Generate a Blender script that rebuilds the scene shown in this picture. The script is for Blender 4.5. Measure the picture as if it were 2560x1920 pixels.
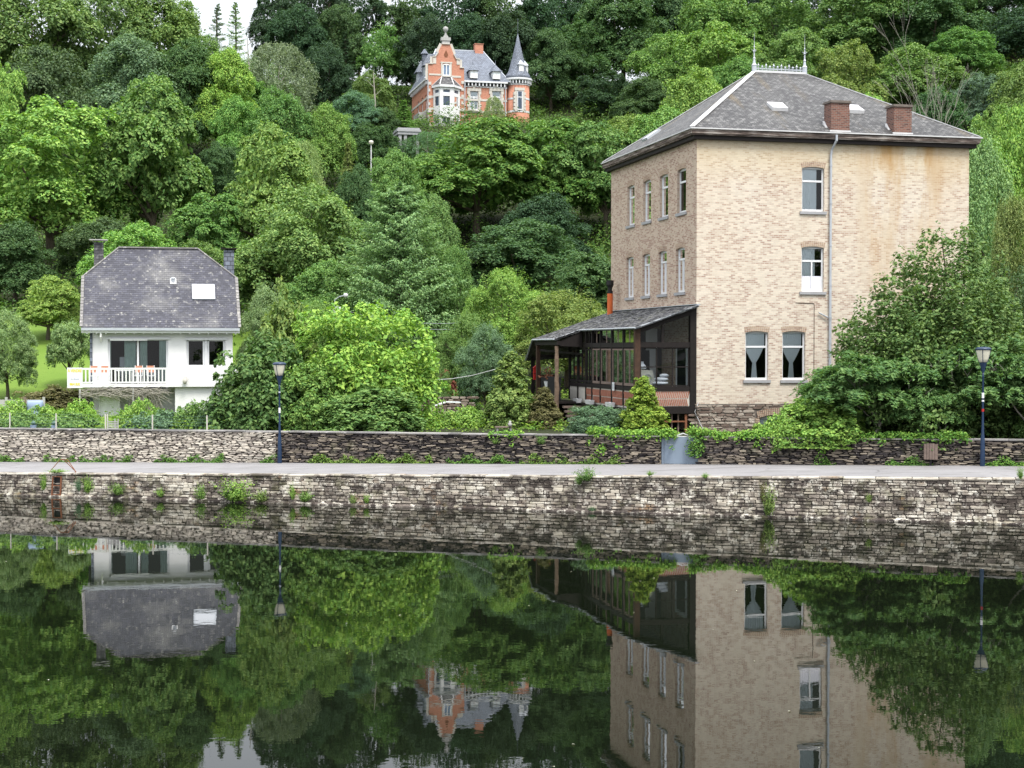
import bpy, math, random
import numpy as np
from math import sin, cos, pi, radians, atan, sqrt
from mathutils import Vector, Matrix
sc = bpy.context.scene
for o in list(bpy.data.objects): bpy.data.objects.remove(o)

# ------------------------------------------------------------ camera, sky, sun, exposure
FPX, CX, CY, HCAM = 3846.0, 1280.0, 960.0, 6.0          # the photo: 2560 x 1920 px
PITCH = atan(90 / FPX)
cam = bpy.data.objects.new("camera", bpy.data.cameras.new("camera"))
sc.collection.objects.link(cam)
cam.location = (0, 0, HCAM); cam.rotation_euler = (pi/2 - PITCH, 0, 0)
cam.data.sensor_width = 36; cam.data.lens = 36 * FPX / 2560
cam.data.clip_start = 0.5; cam.data.clip_end = 3000
sc.camera = cam
SUN_EL, SUN_AZ = radians(62), radians(152)               # azimuth measured clockwise from +Y (north)
w = bpy.data.worlds.new("World"); sc.world = w; w.use_nodes = True
nt = w.node_tree; nt.nodes.clear()
sky = nt.nodes.new("ShaderNodeTexSky"); sky.sky_type = 'NISHITA'; sky.sun_disc = False
sky.sun_elevation = SUN_EL; sky.sun_rotation = SUN_AZ; sky.dust_density = 3.0; sky.air_density = 1.0
mx = nt.nodes.new("ShaderNodeMixRGB"); mx.inputs[0].default_value = 0.8
geo = nt.nodes.new("ShaderNodeTexCoord"); sxyz = nt.nodes.new("ShaderNodeSeparateXYZ"); nt.links.new(geo.outputs['Generated'], sxyz.inputs[0])
mr = nt.nodes.new("ShaderNodeMapRange"); mr.inputs[1].default_value = 0; mr.inputs[2].default_value = 1; mr.inputs[3].default_value = .30; mr.inputs[4].default_value = 1.0
nt.links.new(sxyz.outputs[2], mr.inputs[0])              # overcast sky: the zenith is about three times as bright as the horizon
vm = nt.nodes.new("ShaderNodeVectorMath"); vm.operation = 'SCALE'; vm.inputs[0].default_value = (19.0, 19.6, 20.6); nt.links.new(mr.outputs[0], vm.inputs[3])
nt.links.new(vm.outputs[0], mx.inputs[2])
bg = nt.nodes.new("ShaderNodeBackground"); bg.inputs[1].default_value = 0.082
wo = nt.nodes.new("ShaderNodeOutputWorld")
nt.links.new(sky.outputs[0], mx.inputs[1]); nt.links.new(mx.outputs[0], bg.inputs[0]); nt.links.new(bg.outputs[0], wo.inputs[0])
sl = bpy.data.lights.new("sun", 'SUN'); sl.energy = 2.0; sl.angle = radians(20); sl.color = (1, .96, .89)
so = bpy.data.objects.new("sun", sl); sc.collection.objects.link(so); so.location = (0, 0, 120)
sd = Vector((sin(SUN_AZ)*cos(SUN_EL), cos(SUN_AZ)*cos(SUN_EL), sin(SUN_EL)))
so.rotation_euler = sd.to_track_quat('Z', 'Y').to_euler()
sc.view_settings.view_transform = 'Standard'; sc.view_settings.look = 'None'
sc.view_settings.exposure = 1.0; sc.view_settings.gamma = 1
sc.render.engine = 'CYCLES'
sc.cycles.max_bounces = 6; sc.cycles.diffuse_bounces = 1; sc.cycles.glossy_bounces = 3
sc.cycles.transmission_bounces = 4; sc.cycles.transparent_max_bounces = 6
sc.cycles.use_denoising = True

# ------------------------------------------------------------ photo geometry
SP, CP = sin(PITCH), cos(PITCH)
def ray(px, py):
    a, b = (px - CX) / FPX, (CY - py) / FPX
    return Vector((a, CP + b*SP, -SP + b*CP))
def at(px, py, Y):                                        # the point seen at px,py whose distance north is Y
    r = ray(px, py); return Vector((0, 0, HCAM)) + r * (Y / r.y)
K = 2560 / 2212.0
class Frame:
    def __init__(s, ox, oy, deg):
        s.o = Vector((ox, oy, 0)); s.a = radians(deg)
        s.u = Vector((cos(s.a), sin(s.a), 0)); s.v = Vector((-sin(s.a), cos(s.a), 0))
    def loc(s, px, py, axis, val):                        # local x,y,z of the pixel on the plane local[axis]==val
        r = ray(px, py); n = s.u if axis == 0 else s.v
        c = Vector((0, 0, HCAM))
        t = (val - (c - s.o).dot(n)) / r.dot(n); p = c + r*t - s.o
        return Vector((p.dot(s.u), p.dot(s.v), p.z))

# ------------------------------------------------------------ objects and tags
def tag(o, label=None, cat=None, group=None, kind=None):
    if label: o['label'] = label
    if cat: o['category'] = cat
    if group: o['group'] = group
    if kind: o['kind'] = kind
    return o
def empty(name, loc, rz=0, label=None, cat=None, group=None):
    o = bpy.data.objects.new(name, None); sc.collection.objects.link(o)
    o.empty_display_size = .2; o.location = loc; o.rotation_euler = (0, 0, rz)
    return tag(o, label, cat, group)
def link(name, me, parent=None):
    o = bpy.data.objects.new(name, me); sc.collection.objects.link(o)
    if parent: o.parent = parent
    return o
def copy_tree(o, parent=None):
    c = o.copy(); sc.collection.objects.link(c)
    if parent: c.parent = parent
    for ch in o.children: copy_tree(ch, c)
    return c

class MB:
    def __init__(s): s.V = []; s.F = []; s.M = []; s.T = []; s.mi = 0; s.tone = 0.5
    def add(s, vs, fs):
        b = len(s.V); s.V += [tuple(v) for v in vs]
        for f in fs: s.F.append([b + i for i in f]); s.M.append(s.mi); s.T.append(s.tone)
    def poly(s, *vs): s.add(vs, [list(range(len(vs)))])
    def box(s, x0, x1, y0, y1, z0, z1):
        x0, x1 = min(x0, x1), max(x0, x1); y0, y1 = min(y0, y1), max(y0, y1); z0, z1 = min(z0, z1), max(z0, z1)
        s.hexa([(x0,y0,z0),(x1,y0,z0),(x1,y1,z0),(x0,y1,z0)], [(x0,y0,z1),(x1,y0,z1),(x1,y1,z1),(x0,y1,z1)])
    def hexa(s, a, b):                                    # bottom ring a (ccw from above), top ring b
        n = len(a); s.add(list(a) + list(b), [list(range(n))[::-1], list(range(n, 2*n))] + [[i, (i+1) % n, n + (i+1) % n, n + i] for i in range(n)])
    def bar(s, p, q, wd, dp=None):
        p, q = Vector(p), Vector(q); d = (q - p).normalized(); dp = dp or wd
        up = Vector((0, 0, 1)) if abs(d.z) < .9 else Vector((0, 1, 0))
        a = d.cross(up).normalized() * (wd/2); b = a.normalized().cross(d) * (dp/2)
        s.hexa([p-a-b, p+a-b, p+a+b, p-a+b], [q-a-b, q+a-b, q+a+b, q-a+b])
    def tube(s, pts, rad, n=8, cap=True):
        pts = [Vector(p) for p in pts]
        if not hasattr(rad, '__len__'): rad = [rad]*len(pts)
        rings = []; ref = Vector((0.31, 0.95, 0.05))
        for i, p in enumerate(pts):
            d = (pts[min(i+1, len(pts)-1)] - pts[max(i-1, 0)]).normalized()
            r_ = ref if abs(d.dot(ref)) < .9 else Vector((1, 0, 0))
            a = d.cross(r_).normalized(); b = d.cross(a)
            rings.append([p + (a*cos(2*pi*k/n) + b*sin(2*pi*k/n))*rad[i] for k in range(n)])
        vs = [v for r in rings for v in r]; fs = []
        for i in range(len(pts)-1):
            for k in range(n): fs.append([i*n+k, i*n+(k+1) % n, (i+1)*n+(k+1) % n, (i+1)*n+k][::-1])
        if cap: fs.append(list(range(n))); fs.append(list(range((len(pts)-1)*n, len(pts)*n))[::-1])
        s.add(vs, fs)
    def lathe(s, prof, n=16, c=(0, 0, 0)):                # prof: (radius, z)
        vs = [(c[0]+r*cos(2*pi*k/n), c[1]+r*sin(2*pi*k/n), c[2]+z) for r, z in prof for k in range(n)]; fs = []
        for i in range(len(prof)-1):
            for k in range(n): fs.append([i*n+k, i*n+(k+1) % n, (i+1)*n+(k+1) % n, (i+1)*n+k])
        fs.append(list(range(n))[::-1]); fs.append(list(range((len(prof)-1)*n, len(prof)*n)))
        s.add(vs, fs)
    def prism(s, pts2, axis, a, b):                       # extrude a 2-D outline along axis 'x','y' or 'z'
        f = {'y': lambda p, t: (p[0], t, p[1]), 'x': lambda p, t: (t, p[0], p[1]), 'z': lambda p, t: (p[0], p[1], t)}[axis]
        n = len(pts2); s.add([f(p, a) for p in pts2] + [f(p, b) for p in pts2],
            [list(range(n)), list(range(n, 2*n))[::-1]] + [[i, n+i, n+(i+1) % n, (i+1) % n] for i in range(n)])
    def build(s, name, mats, parent=None, bevel=0, smooth=False, fix=True):
        me = bpy.data.meshes.new(name); me.from_pydata(s.V, [], s.F)
        mats = mats if isinstance(mats, (list, tuple)) else [mats]
        for m in mats: me.materials.append(m)
        me.polygons.foreach_set("material_index", s.M)
        at_ = me.attributes.new("tone", 'FLOAT', 'FACE'); at_.data.foreach_set("value", s.T)
        if fix:
            import bmesh
            bm = bmesh.new(); bm.from_mesh(me); bmesh.ops.recalc_face_normals(bm, faces=bm.faces); bm.to_mesh(me); bm.free()
        uv = me.uv_layers.new(name="UVMap").data
        Z = Vector((0, 0, 1))
        for p in me.polygons:
            n = p.normal
            if abs(n.z) > .96: t, b = Vector((1, 0, 0)), Vector((0, 1, 0))
            else: t = Z.cross(n).normalized(); b = n.cross(t)
            for li in p.loop_indices:
                co = me.vertices[me.loops[li].vertex_index].co; uv[li].uv = (co.dot(t), co.dot(b))
        if smooth: me.polygons.foreach_set("use_smooth", [True]*len(me.polygons))
        o = link(name, me, parent)
        if bevel:
            md = o.modifiers.new("bevel", 'BEVEL'); md.width = bevel; md.segments = 1; md.limit_method = 'ANGLE'
        return o

# ------------------------------------------------------------ materials
class NT:
    def __init__(s, name):
        s.m = bpy.data.materials.new(name); s.m.use_nodes = True; s.t = s.m.node_tree; s.t.nodes.clear()
        s.out = s.t.nodes.new("ShaderNodeOutputMaterial")
    def n(s, typ, ins=None, **props):
        nd = s.t.nodes.new("ShaderNode" + typ)
        for k, v in props.items(): setattr(nd, k, v)
        for k, v in (ins or {}).items():
            if isinstance(v, bpy.types.NodeSocket): s.t.links.new(v, nd.inputs[k])
            else:
                if isinstance(v, tuple) and len(v) == 3 and nd.inputs[k].type == 'RGBA': v = v + (1,)
                nd.inputs[k].default_value = v
        return nd
    def uv(s): return s.n("UVMap").outputs[0]
    def obj(s): return s.n("TexCoord").outputs['Object']
    def map(s, vec, scale=(1, 1, 1), loc=(0, 0, 0)): return s.n("Mapping", {'Vector': vec, 'Scale': scale, 'Location': loc}).outputs[0]
    def noise(s, vec, scale, detail=3, rough=.55): return s.n("TexNoise", {'Vector': vec, 'Scale': scale, 'Detail': detail, 'Roughness': rough}).outputs['Fac']
    def ramp(s, fac, *stops):
        r = s.n("ValToRGB", {'Fac': fac}); e = r.color_ramp.elements
        while len(e) < len(stops): e.new(.5)
        for i, (p, c) in enumerate(stops): e[i].position = p; e[i].color = (c + (1,)) if isinstance(c, tuple) else (c, c, c, 1)
        return r.outputs[0]
    def mix(s, fac, a, b, mode='MIX'): return s.n("MixRGB", {0: fac, 1: a, 2: b}, blend_type=mode).outputs[0]
    def math(s, op, a, b=0.0): return s.n("Math", {0: a, 1: b}, operation=op).outputs[0]
    def attr(s, name): return s.n("Attribute", attribute_name=name).outputs['Fac']
    def bump(s, h, strength=.5, dist=.02): return s.n("Bump", {'Height': h, 'Strength': strength, 'Distance': dist}).outputs[0]
    def pbr(s, col, rough=.8, normal=None, spec=.3, metal=0.0, **kw):
        d = {'Base Color': col, 'Roughness': rough, 'Specular IOR Level': spec, 'Metallic': metal}; d.update(kw)
        if normal: d['Normal'] = normal
        b = s.n("BsdfPrincipled", d); s.t.links.new(b.outputs[0], s.out.inputs[0]); return s.m
def plain(name, col, rough=.7, var=.12, scale=6, spec=.3, metal=0.0):
    t = NT(name); f = t.noise(t.obj(), scale, 4)
    c = t.mix(f, tuple(x*(1-var*1.6) for x in col), tuple(min(1, x*(1+var*1.2)) for x in col))
    return t.pbr(c, rough, t.bump(f, .15, .01), spec, metal)

def m_leaf(name, trans=.24):
    t = NT(name); oi = t.n("ObjectInfo"); v = t.attr("var")
    hsv = t.n("HueSaturation", {'Hue': t.math('ADD', t.math('MULTIPLY', v, -.05), .525), 'Saturation': 1.0,
              'Value': t.math('ADD', t.math('MULTIPLY', v, .75), .62), 'Color': oi.outputs['Color']}).outputs[0]
    p = t.n("BsdfPrincipled", {'Base Color': hsv, 'Roughness': .55, 'Specular IOR Level': .12})
    tr = t.n("BsdfTranslucent", {'Color': t.mix(.5, hsv, (.5, .62, .08), 'MULTIPLY')})
    tr.inputs[0].default_value = (.2, .3, .05, 1)
    t2 = t.mix(1.0, hsv, (1.25, 1.35, .6), 'MULTIPLY'); t.t.links.new(t2, tr.inputs[0])
    mxn = t.n("MixShader", {0: trans, 1: p.outputs[0], 2: tr.outputs[0]}); t.t.links.new(mxn.outputs[0], t.out.inputs[0])
    return t.m
M = {}
M['leaf'] = m_leaf("leaf")
M['bark'] = plain("bark", (.11, .09, .065), .9, .4, 9)
M['pale_bark'] = plain("pale_bark", (.33, .31, .26), .9, .3, 9)
def m_brick(name, c1, c2, c3, mortar, stain=True):
    t = NT(name); uv = t.uv()
    wob = t.noise(uv, 2.2, 2)
    br = t.n("TexBrick", {'Vector': uv, 'Color1': (0, 0, 0), 'Color2': (1, 1, 1), 'Mortar': (.5, .5, .5), 'Scale': 1.0, 'Mortar Size': .011,
        'Mortar Smooth': .2, 'Bias': 0.0, 'Brick Width': .215, 'Row Height': .078})
    patch = t.noise(uv, .45, 4, .6); fine = t.noise(t.map(uv, (7, 19, 1)), 1.0, 2, .7)
    rnd = t.math('ADD', t.math('MULTIPLY', t.n("SeparateColor", {0: br.outputs['Color']}).outputs[0], .60), t.math('MULTIPLY', fine, .50))
    rnd = t.math('ADD', rnd, t.math('MULTIPLY', patch, -.35))
    c = t.ramp(rnd, (.10, tuple(min(1, x*1.15) for x in c1)), (.34, c1), (.56, c2), (.86, c3))
    c = t.mix(br.outputs['Fac'], c, mortar)
    if stain:
        sx = t.n("SeparateXYZ", {0: uv})
        zz = t.n("MapRange", {0: sx.outputs[1], 1: 7.0, 2: 14.6, 3: 0.0, 4: 1.0}).outputs[0]
        st = t.noise(t.map(uv, (.45, .10, 1)), 1.0, 5, .65)
        ux = t.math('MULTIPLY', t.n("MapRange", {0: sx.outputs[0], 1: 7.6, 2: 8.5, 3: .12, 4: 1.0}).outputs[0], t.n("MapRange", {0: sx.outputs[0], 1: 11.2, 2: 12.2, 3: 1.0, 4: .25}).outputs[0])
        m = t.math('MULTIPLY', t.ramp(st, (.40, 0), (.54, 1)), t.math('MULTIPLY', t.math('MULTIPLY', zz, ux), 1.0))
        cr = t.n("MapRange", {0: sx.outputs[1], 1: 13.2, 2: 14.8, 3: 0.0, 4: .55}).outputs[0]; c = t.mix(cr, c, (.62, .52, .33))
        c = t.mix(m, c, (.47, .29, .12))
        wl = t.noise(t.map(uv, (.9, .12, 1), (7, 3, 0)), 1.0, 4, .6)
        c = t.mix(t.math('MULTIPLY', t.ramp(wl, (.52, 0), (.7, 1)), .5), c, (.62, .55, .44))
    return t.pbr(c, .85, t.bump(t.math('SUBTRACT', fine, br.outputs['Fac']), .35, .012), .2)
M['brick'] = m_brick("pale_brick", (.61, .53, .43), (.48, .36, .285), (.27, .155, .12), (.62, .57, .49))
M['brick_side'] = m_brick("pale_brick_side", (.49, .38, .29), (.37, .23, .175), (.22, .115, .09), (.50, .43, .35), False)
M['brick_arch'] = m_brick("red_brown_brick", (.40, .28, .20), (.31, .19, .14), (.20, .12, .09), (.44, .38, .30), False)
M['brick_lean'] = plain("porch_brick", (.36, .15, .10), .85, .35, 9)
M['brick_chim'] = m_brick("chimney_brick", (.20, .09, .065), (.14, .062, .048), (.07, .038, .034), (.22, .19, .165), False)
M['brick_red'] = m_brick("castle_brick", (.52, .22, .14), (.48, .19, .12), (.40, .155, .10), (.54, .30, .22), False)
def m_slate(name, base, row, width, lichen, amount, moss=None, rows=0):
    t = NT(name); uv = t.uv()
    br = t.n("TexBrick", {'Vector': uv, 'Color1': (0, 0, 0), 'Color2': (1, 1, 1), 'Mortar': (0, 0, 0), 'Scale': 1.0, 'Mortar Size': row*(.03 if rows else .09),
        'Mortar Smooth': .1, 'Brick Width': width, 'Row Height': row})
    r = t.n("SeparateColor", {0: br.outputs['Color']}).outputs[0]
    big = t.noise(uv, .35, 4, .6); fi = t.noise(uv, 3.2, 5, .7)
    c = t.mix(r, tuple(x*.72 for x in base), tuple(x*1.3 for x in base))
    c = t.mix(t.ramp(fi, (.62 - amount*.12, 0), (.74 - amount*.1, 1)), c, lichen)
    c = t.mix(t.math('MULTIPLY', t.ramp(big, (.5, 0), (.62, 1)), .28), c, lichen)
    if moss: c = t.mix(t.math('MULTIPLY', t.ramp(t.noise(t.map(uv, (.8, .12, 1)), 1.0, 4), (.55, 0), (.68, 1)), .6), c, moss)
    c = t.mix(br.outputs['Fac'], c, tuple(x*.35 for x in base))
    sx = t.n("SeparateXYZ", {0: uv}).outputs[1]
    saw = t.math('FRACT', t.math('DIVIDE', sx, row))
    h = t.math('ADD', t.math('MULTIPLY', saw, -1.0), t.math('MULTIPLY', r, .5))
    if rows:                                                # the open dark joint under each course, broken up along its length
        gap = t.math('MULTIPLY', t.ramp(saw, (.0, 1), (.30, 0)), t.ramp(t.noise(t.map(uv, (3.5, 9, 1)), 1.0, 2), (.36, .25), (.6, 1)))
        c = t.mix(t.math('MULTIPLY', gap, rows), c, tuple(x*.22 for x in base))
    return t.pbr(c, .62, t.bump(h, .6, .03), .35)
M['slate_big'] = m_slate("weathered_slate", (.050, .048, .048), .16, .26, (.185, .182, .176), 1.1, (.17, .125, .06))
M['slate_house'] = m_slate("grey_roof_tile", (.060, .060, .076), .17, .24, (.36, .35, .32), .45, rows=.85)
M['slate_blue'] = m_slate("blue_slate", (.155, .175, .215), .25, .3, (.24, .26, .30), .1)
M['slate_dark'] = m_slate("porch_slate", (.05, .05, .055), .17, .25, (.20, .20, .20), 1.1, rows=.6)
M['white'] = plain("white_paint", (.80, .80, .79), .6, .03, 2)
M['upvc'] = plain("white_frame", (.76, .77, .78), .4, .02, 2, .4)
M['stone_trim'] = plain("cream_stone", (.58, .55, .49), .8, .08, 5)
M['sill'] = plain("bluestone_sill", (.36, .36, .37), .7, .15, 6)
M['zinc'] = plain("zinc", (.50, .53, .57), .45, .1, 4, .5, .3)
M['white_metal'] = plain("pale_lead", (.62, .62, .62), .6, .12, 5)
M['timber'] = plain("dark_timber", (.014, .010, .009), .7, .5, 8)
M['timber_brown'] = plain("brown_timber", (.065, .035, .022), .75, .5, 7)
M['rustic'] = plain("rustic_post", (.20, .14, .10), .9, .5, 6)
M['grey_wood'] = plain("grey_wood", (.20, .15, .125), .85, .35, 9)
M['blue_paint'] = plain("navy_paint", (.008, .028, .072), .4, .2, 5, .5)
M['gate_paint'] = plain("blue_grey_paint", (.215, .27, .34), .5, .04, 2, .4)
M['rust'] = plain("rusty_steel", (.23, .095, .05), .85, .4, 14)
M['orange'] = plain("orange_clay", (.58, .13, .035), .6, .1, 8)
M['black'] = plain("black_metal", (.015, .015, .016), .5, .2, 6)
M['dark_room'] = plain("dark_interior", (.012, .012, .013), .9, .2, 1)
M['curtain'] = plain("net_curtain", (.84, .90, .92), .9, .05, 3)
M['lace'] = plain("lace_curtain", (.75, .75, .82), .9, .06, 9)
M['curtain_green'] = plain("pale_green_curtain", (.34, .44, .40), .9, .15, 5)
M['red'] = plain("red_paint", (.42, .02, .02), .5, .1, 6)
M['terracotta'] = plain("chair_fabric", (.55, .25, .16), .8, .1, 6)
M['cover'] = plain("blue_grey_cover", (.28, .36, .50), .6, .1, 3)
M['concrete'] = plain("concrete", (.42, .41, .40), .85, .15, 5)
M['yellow'] = plain("yellow_print", (.85, .62, .02), .5, .02, 3)
M['violet'] = plain("blue_print", (.30, .32, .55), .5, .02, 3)
M['sticker'] = plain("pale_sticker", (.75, .75, .75), .5, .05, 3)
def m_glass(name, tint=(.6, .66, .68), refl=.12, k=1.0):
    t = NT(name)
    fr = t.n("Fresnel", {'IOR': 1.5}).outputs[0]
    f = t.math('ADD', t.math('MULTIPLY', fr, k), refl)
    tr = t.n("BsdfTransparent", {'Color': tint}); gl = t.n("BsdfGlossy", {'Color': (1, 1, 1), 'Roughness': .02})
    mx_ = t.n("MixShader", {0: f, 1: tr.outputs[0], 2: gl.outputs[0]}); t.t.links.new(mx_.outputs[0], t.out.inputs[0]); return t.m
M['glass'] = m_glass("window_glass", (.88, .91, .92), .0)
M['porch_glass'] = m_glass("porch_glass", (.80, .84, .84), .0, .5)
M['skylight'] = m_glass("roof_glass", (.2, .22, .25), .75)
def m_lamp():
    t = NT("lantern_glass")
    return t.pbr((.62, .60, .48), .35, spec=.5)
M['lamp_glass'] = m_lamp()
def m_stone(name, ramp_, noise_scale=1.2, moss=0.0, bumps=.4, lichen=(.55, .53, .46), la=.5, blot=False):
    t = NT(name); o = t.obj(); tone = t.attr("tone")
    n1 = t.noise(o, 7, 5, .7); n2 = t.noise(o, noise_scale*.35, 3); n3 = t.noise(o, 3.3, 5, .75)
    f = t.math('ADD', t.math('MULTIPLY', tone, .75), t.math('MULTIPLY', n1, .45))
    f = t.math('ADD', f, t.math('MULTIPLY', t.math('SUBTRACT', n2, .5), .5))
    c = t.ramp(t.math('SUBTRACT', f, .08), *ramp_)
    if la: c = t.mix(t.ramp(n3, (.60 - la*.14, 0), (.67 - la*.1, 1)), c, lichen)
    if blot:                                                # dark crusts and pale washed patches of their own shape
        sx = t.n("SeparateXYZ", {0: o}).outputs[0]; w_ = t.n("MapRange", {0: sx, 1: -16, 2: 6, 3: .09, 4: 0.0}).outputs[0]
        b1 = t.noise(t.map(o, (.8, .8, 1.5), (3, 1, 2)), 1.1, 6, .72); c = t.mix(t.math('MULTIPLY', t.ramp(t.math('SUBTRACT', b1, w_), (.50, 0), (.555, 1)), .8), c, (.050, .040, .034))
        b2 = t.noise(t.map(o, (1, 1, 2.2), (7, 5, 1)), 1.9, 5, .7); c = t.mix(t.math('MULTIPLY', t.ramp(b2, (.56, 0), (.63, 1)), .5), c, (.52, .47, .36))
        b3 = t.noise(t.map(o, (.7, .7, 1), (1, 9, 4)), 1.3, 4, .6); c = t.mix(t.math('MULTIPLY', t.ramp(b3, (.62, 0), (.72, 1)), .5), c, (.42, .25, .12))
    if moss: c = t.mix(t.math('MULTIPLY', t.ramp(t.noise(o, 1.7, 4, .6), (.55, 0), (.7, 1)), moss), c, (.13, .14, .05))
    return t.pbr(c, .9, t.bump(n1, bumps, .03), .2)
M['slate_wall'] = m_stone("slate_wall_stone", ((.15, (.020, .018, .020)), (.42, (.065, .057, .056)), (.64, (.15, .125, .105)), (.90, (.34, .29, .225))), 1, .25, .4, (.30, .27, .22), .15)
M['slate_pale'] = m_stone("pale_wall_stone", ((.1, (.13, .11, .10)), (.30, (.34, .30, .26)), (.54, (.56, .50, .425)), (.85, (.70, .64, .54))), 1, .2, .4, (.6, .56, .48), .35)
M['quay'] = m_stone("quay_stone", ((.14, (.034, .028, .026)), (.31, (.13, .108, .096)), (.47, (.26, .225, .19)), (.66, (.41, .36, .295)), (.92, (.60, .555, .46))), 1, .35, .5, (.70, .66, .57), .6, blot=True)
M['quay_cope'] = m_stone("quay_cope_stone", ((.1, (.20, .17, .145)), (.5, (.36, .32, .265)), (.9, (.50, .46, .39))), 1, .4, .3, (.52, .49, .43), .6, blot=True)
M['cap'] = m_stone("slate_cap", ((.1, (.13, .125, .125)), (.5, (.22, .21, .205)), (.9, (.33, .315, .30))), 1, .35, .3, (.5, .48, .46), .3)
M['porch_tile'] = m_stone("porch_tile", ((.1, (.022, .022, .025)), (.45, (.055, .055, .062)), (.75, (.11, .11, .118)), (.95, (.20, .20, .20))), 1, .3, .2, (.24, .24, .23), .55)
M['mortar_dark'] = plain("dark_joint", (.025, .022, .02), .95, .4, 4)
M['mortar_pale'] = plain("pale_joint", (.17, .145, .125), .95, .3, 6)
M['rubble'] = m_stone("rubble_base", ((.12, (.12, .085, .07)), (.45, (.22, .17, .14)), (.8, (.36, .31, .26))), 1, .1, .3, (.5, .46, .4), .2)
def m_cornice():
    t = NT("weathered_cornice"); uv = t.uv(); f = t.noise(t.map(uv, (.5, 6, 1)), 1.5, 5, .7)
    return t.pbr(t.ramp(f, (.38, (.035, .028, .025)), (.5, (.16, .12, .10)), (.62, (.42, .38, .34))), .8, t.bump(f, .3, .02))
M['cornice'] = m_cornice()
def m_path():
    t = NT("asphalt_path"); o = t.obj(); a = t.noise(o, .5, 5, .65); b = t.noise(t.map(o, (.25, 3.0, 1)), 1.2, 4, .6); c = t.noise(o, 60, 2)
    col = t.ramp(t.math('ADD', t.math('MULTIPLY', a, .5), t.math('MULTIPLY', b, .5)), (.35, (.185, .178, .182)), (.5, (.225, .217, .221)), (.66, (.285, .276, .278)))
    col = t.mix(t.math('MULTIPLY', c, .2), col, (.32, .31, .30))
    v = t.n("TexVoronoi", {'Vector': t.map(o, (.45, 1.1, 1)), 'Scale': .55, 'Randomness': 1.0}, feature='DISTANCE_TO_EDGE').outputs['Distance']
    col = t.mix(t.math('MULTIPLY', t.ramp(v, (.0, 1), (.012, 0)), .55), col, (.09, .085, .08))
    st = t.noise(t.map(o, (.6, 1.6, 1), (4, 2, 0)), 1.0, 5, .7); col = t.mix(t.math('MULTIPLY', t.ramp(st, (.56, 0), (.64, 1)), .4), col, (.13, .125, .11))
    return t.pbr(col, .85, t.bump(c, .2, .005), .25)
M['path'] = m_path()
def m_ground():
    t = NT("ground"); o = t.obj(); a = t.noise(o, .35, 5, .65); b = t.noise(o, 4, 4, .7)
    g = t.mix(a, (.10, .19, .022), (.19, .27, .05)); g = t.mix(t.math('MULTIPLY', b, .5), g, (.07, .13, .02))
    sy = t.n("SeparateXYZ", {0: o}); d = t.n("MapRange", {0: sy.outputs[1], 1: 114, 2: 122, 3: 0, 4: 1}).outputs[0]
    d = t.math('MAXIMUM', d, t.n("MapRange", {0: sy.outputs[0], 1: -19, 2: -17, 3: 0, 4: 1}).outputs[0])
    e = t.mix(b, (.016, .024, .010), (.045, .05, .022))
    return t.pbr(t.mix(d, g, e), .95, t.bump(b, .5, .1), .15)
M['ground'] = m_ground()
def m_water():
    t = NT("river_water"); o = t.obj()
    a = t.noise(t.map(o, (1.0, 1.0, 1)), .9, 2, .45); b = t.noise(t.map(o, (1.6, 2.6, 1), (9, 4, 0)), 2.2, 2, .5)
    c = t.noise(t.map(o, (.05, .12, 1), (2, 5, 0)), 1.0, 3, .5); h = t.math('MULTIPLY', t.math('ADD', a, t.math('MULTIPLY', b, .22)), t.math('ADD', .45, c))
    return t.pbr((.004, .006, .003), .006, t.bump(h, .045, .03), .38, IOR=1.333)
M['water'] = m_water()
# ------------------------------------------------------------ setting: water, path, terrain
QA, QB = Vector((-20.87, 62.7)), Vector((17.34, 52.1))     # quay edge as seen at the left and right of the photo
WA, WB = Vector((-23.06, 69.3)), Vector((19.0, 57.1))      # river face of the garden wall
def qpt(t): return QA + (QB - QA)*t
def wpt(t): return WA + (WB - WA)*t
def path_z(x): return 1.27 + .0178*x
def walltop(x): return 2.50 + .0048*x
def y_wall(x): t = (x - WA.x)/(WB.x - WA.x); return WA.y + (WB.y - WA.y)*t
def y_quay(x): t = (x - QA.x)/(QB.x - QA.x); return QA.y + (QB.y - QA.y)*t
def sstep(a, b, x): t = max(0, min(1, (x-a)/(b-a))); return t*t*(3-2*t)
PROF = [(0, 2.15), (84, 2.3), (90, 2.9), (95, 3.8), (105, 5.6), (115, 7.8), (130, 10.0), (150, 14.0), (162, 18.0), (185, 27.0), (207, 35.5), (224, 38), (245, 46), (275, 53), (320, 54), (420, 40), (700, 10)]
def terr(x, y):
    z = 0
    for (a, za), (b, zb) in zip(PROF, PROF[1:]):
        if a <= y <= b: z = za + (zb-za)*(y-a)/(b-a); break
    else: z = PROF[-1][1] if y > 0 else PROF[0][1]
    k = 1 + .22*sstep(25, 75, x) * sstep(110, 200, y) + .12*sstep(-60, -95, x)*sstep(150, 220, y)
    return 2.15 + (z - 2.15)*k + .25*sin(x*.11 + y*.07)*sstep(90, 130, y)
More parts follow.
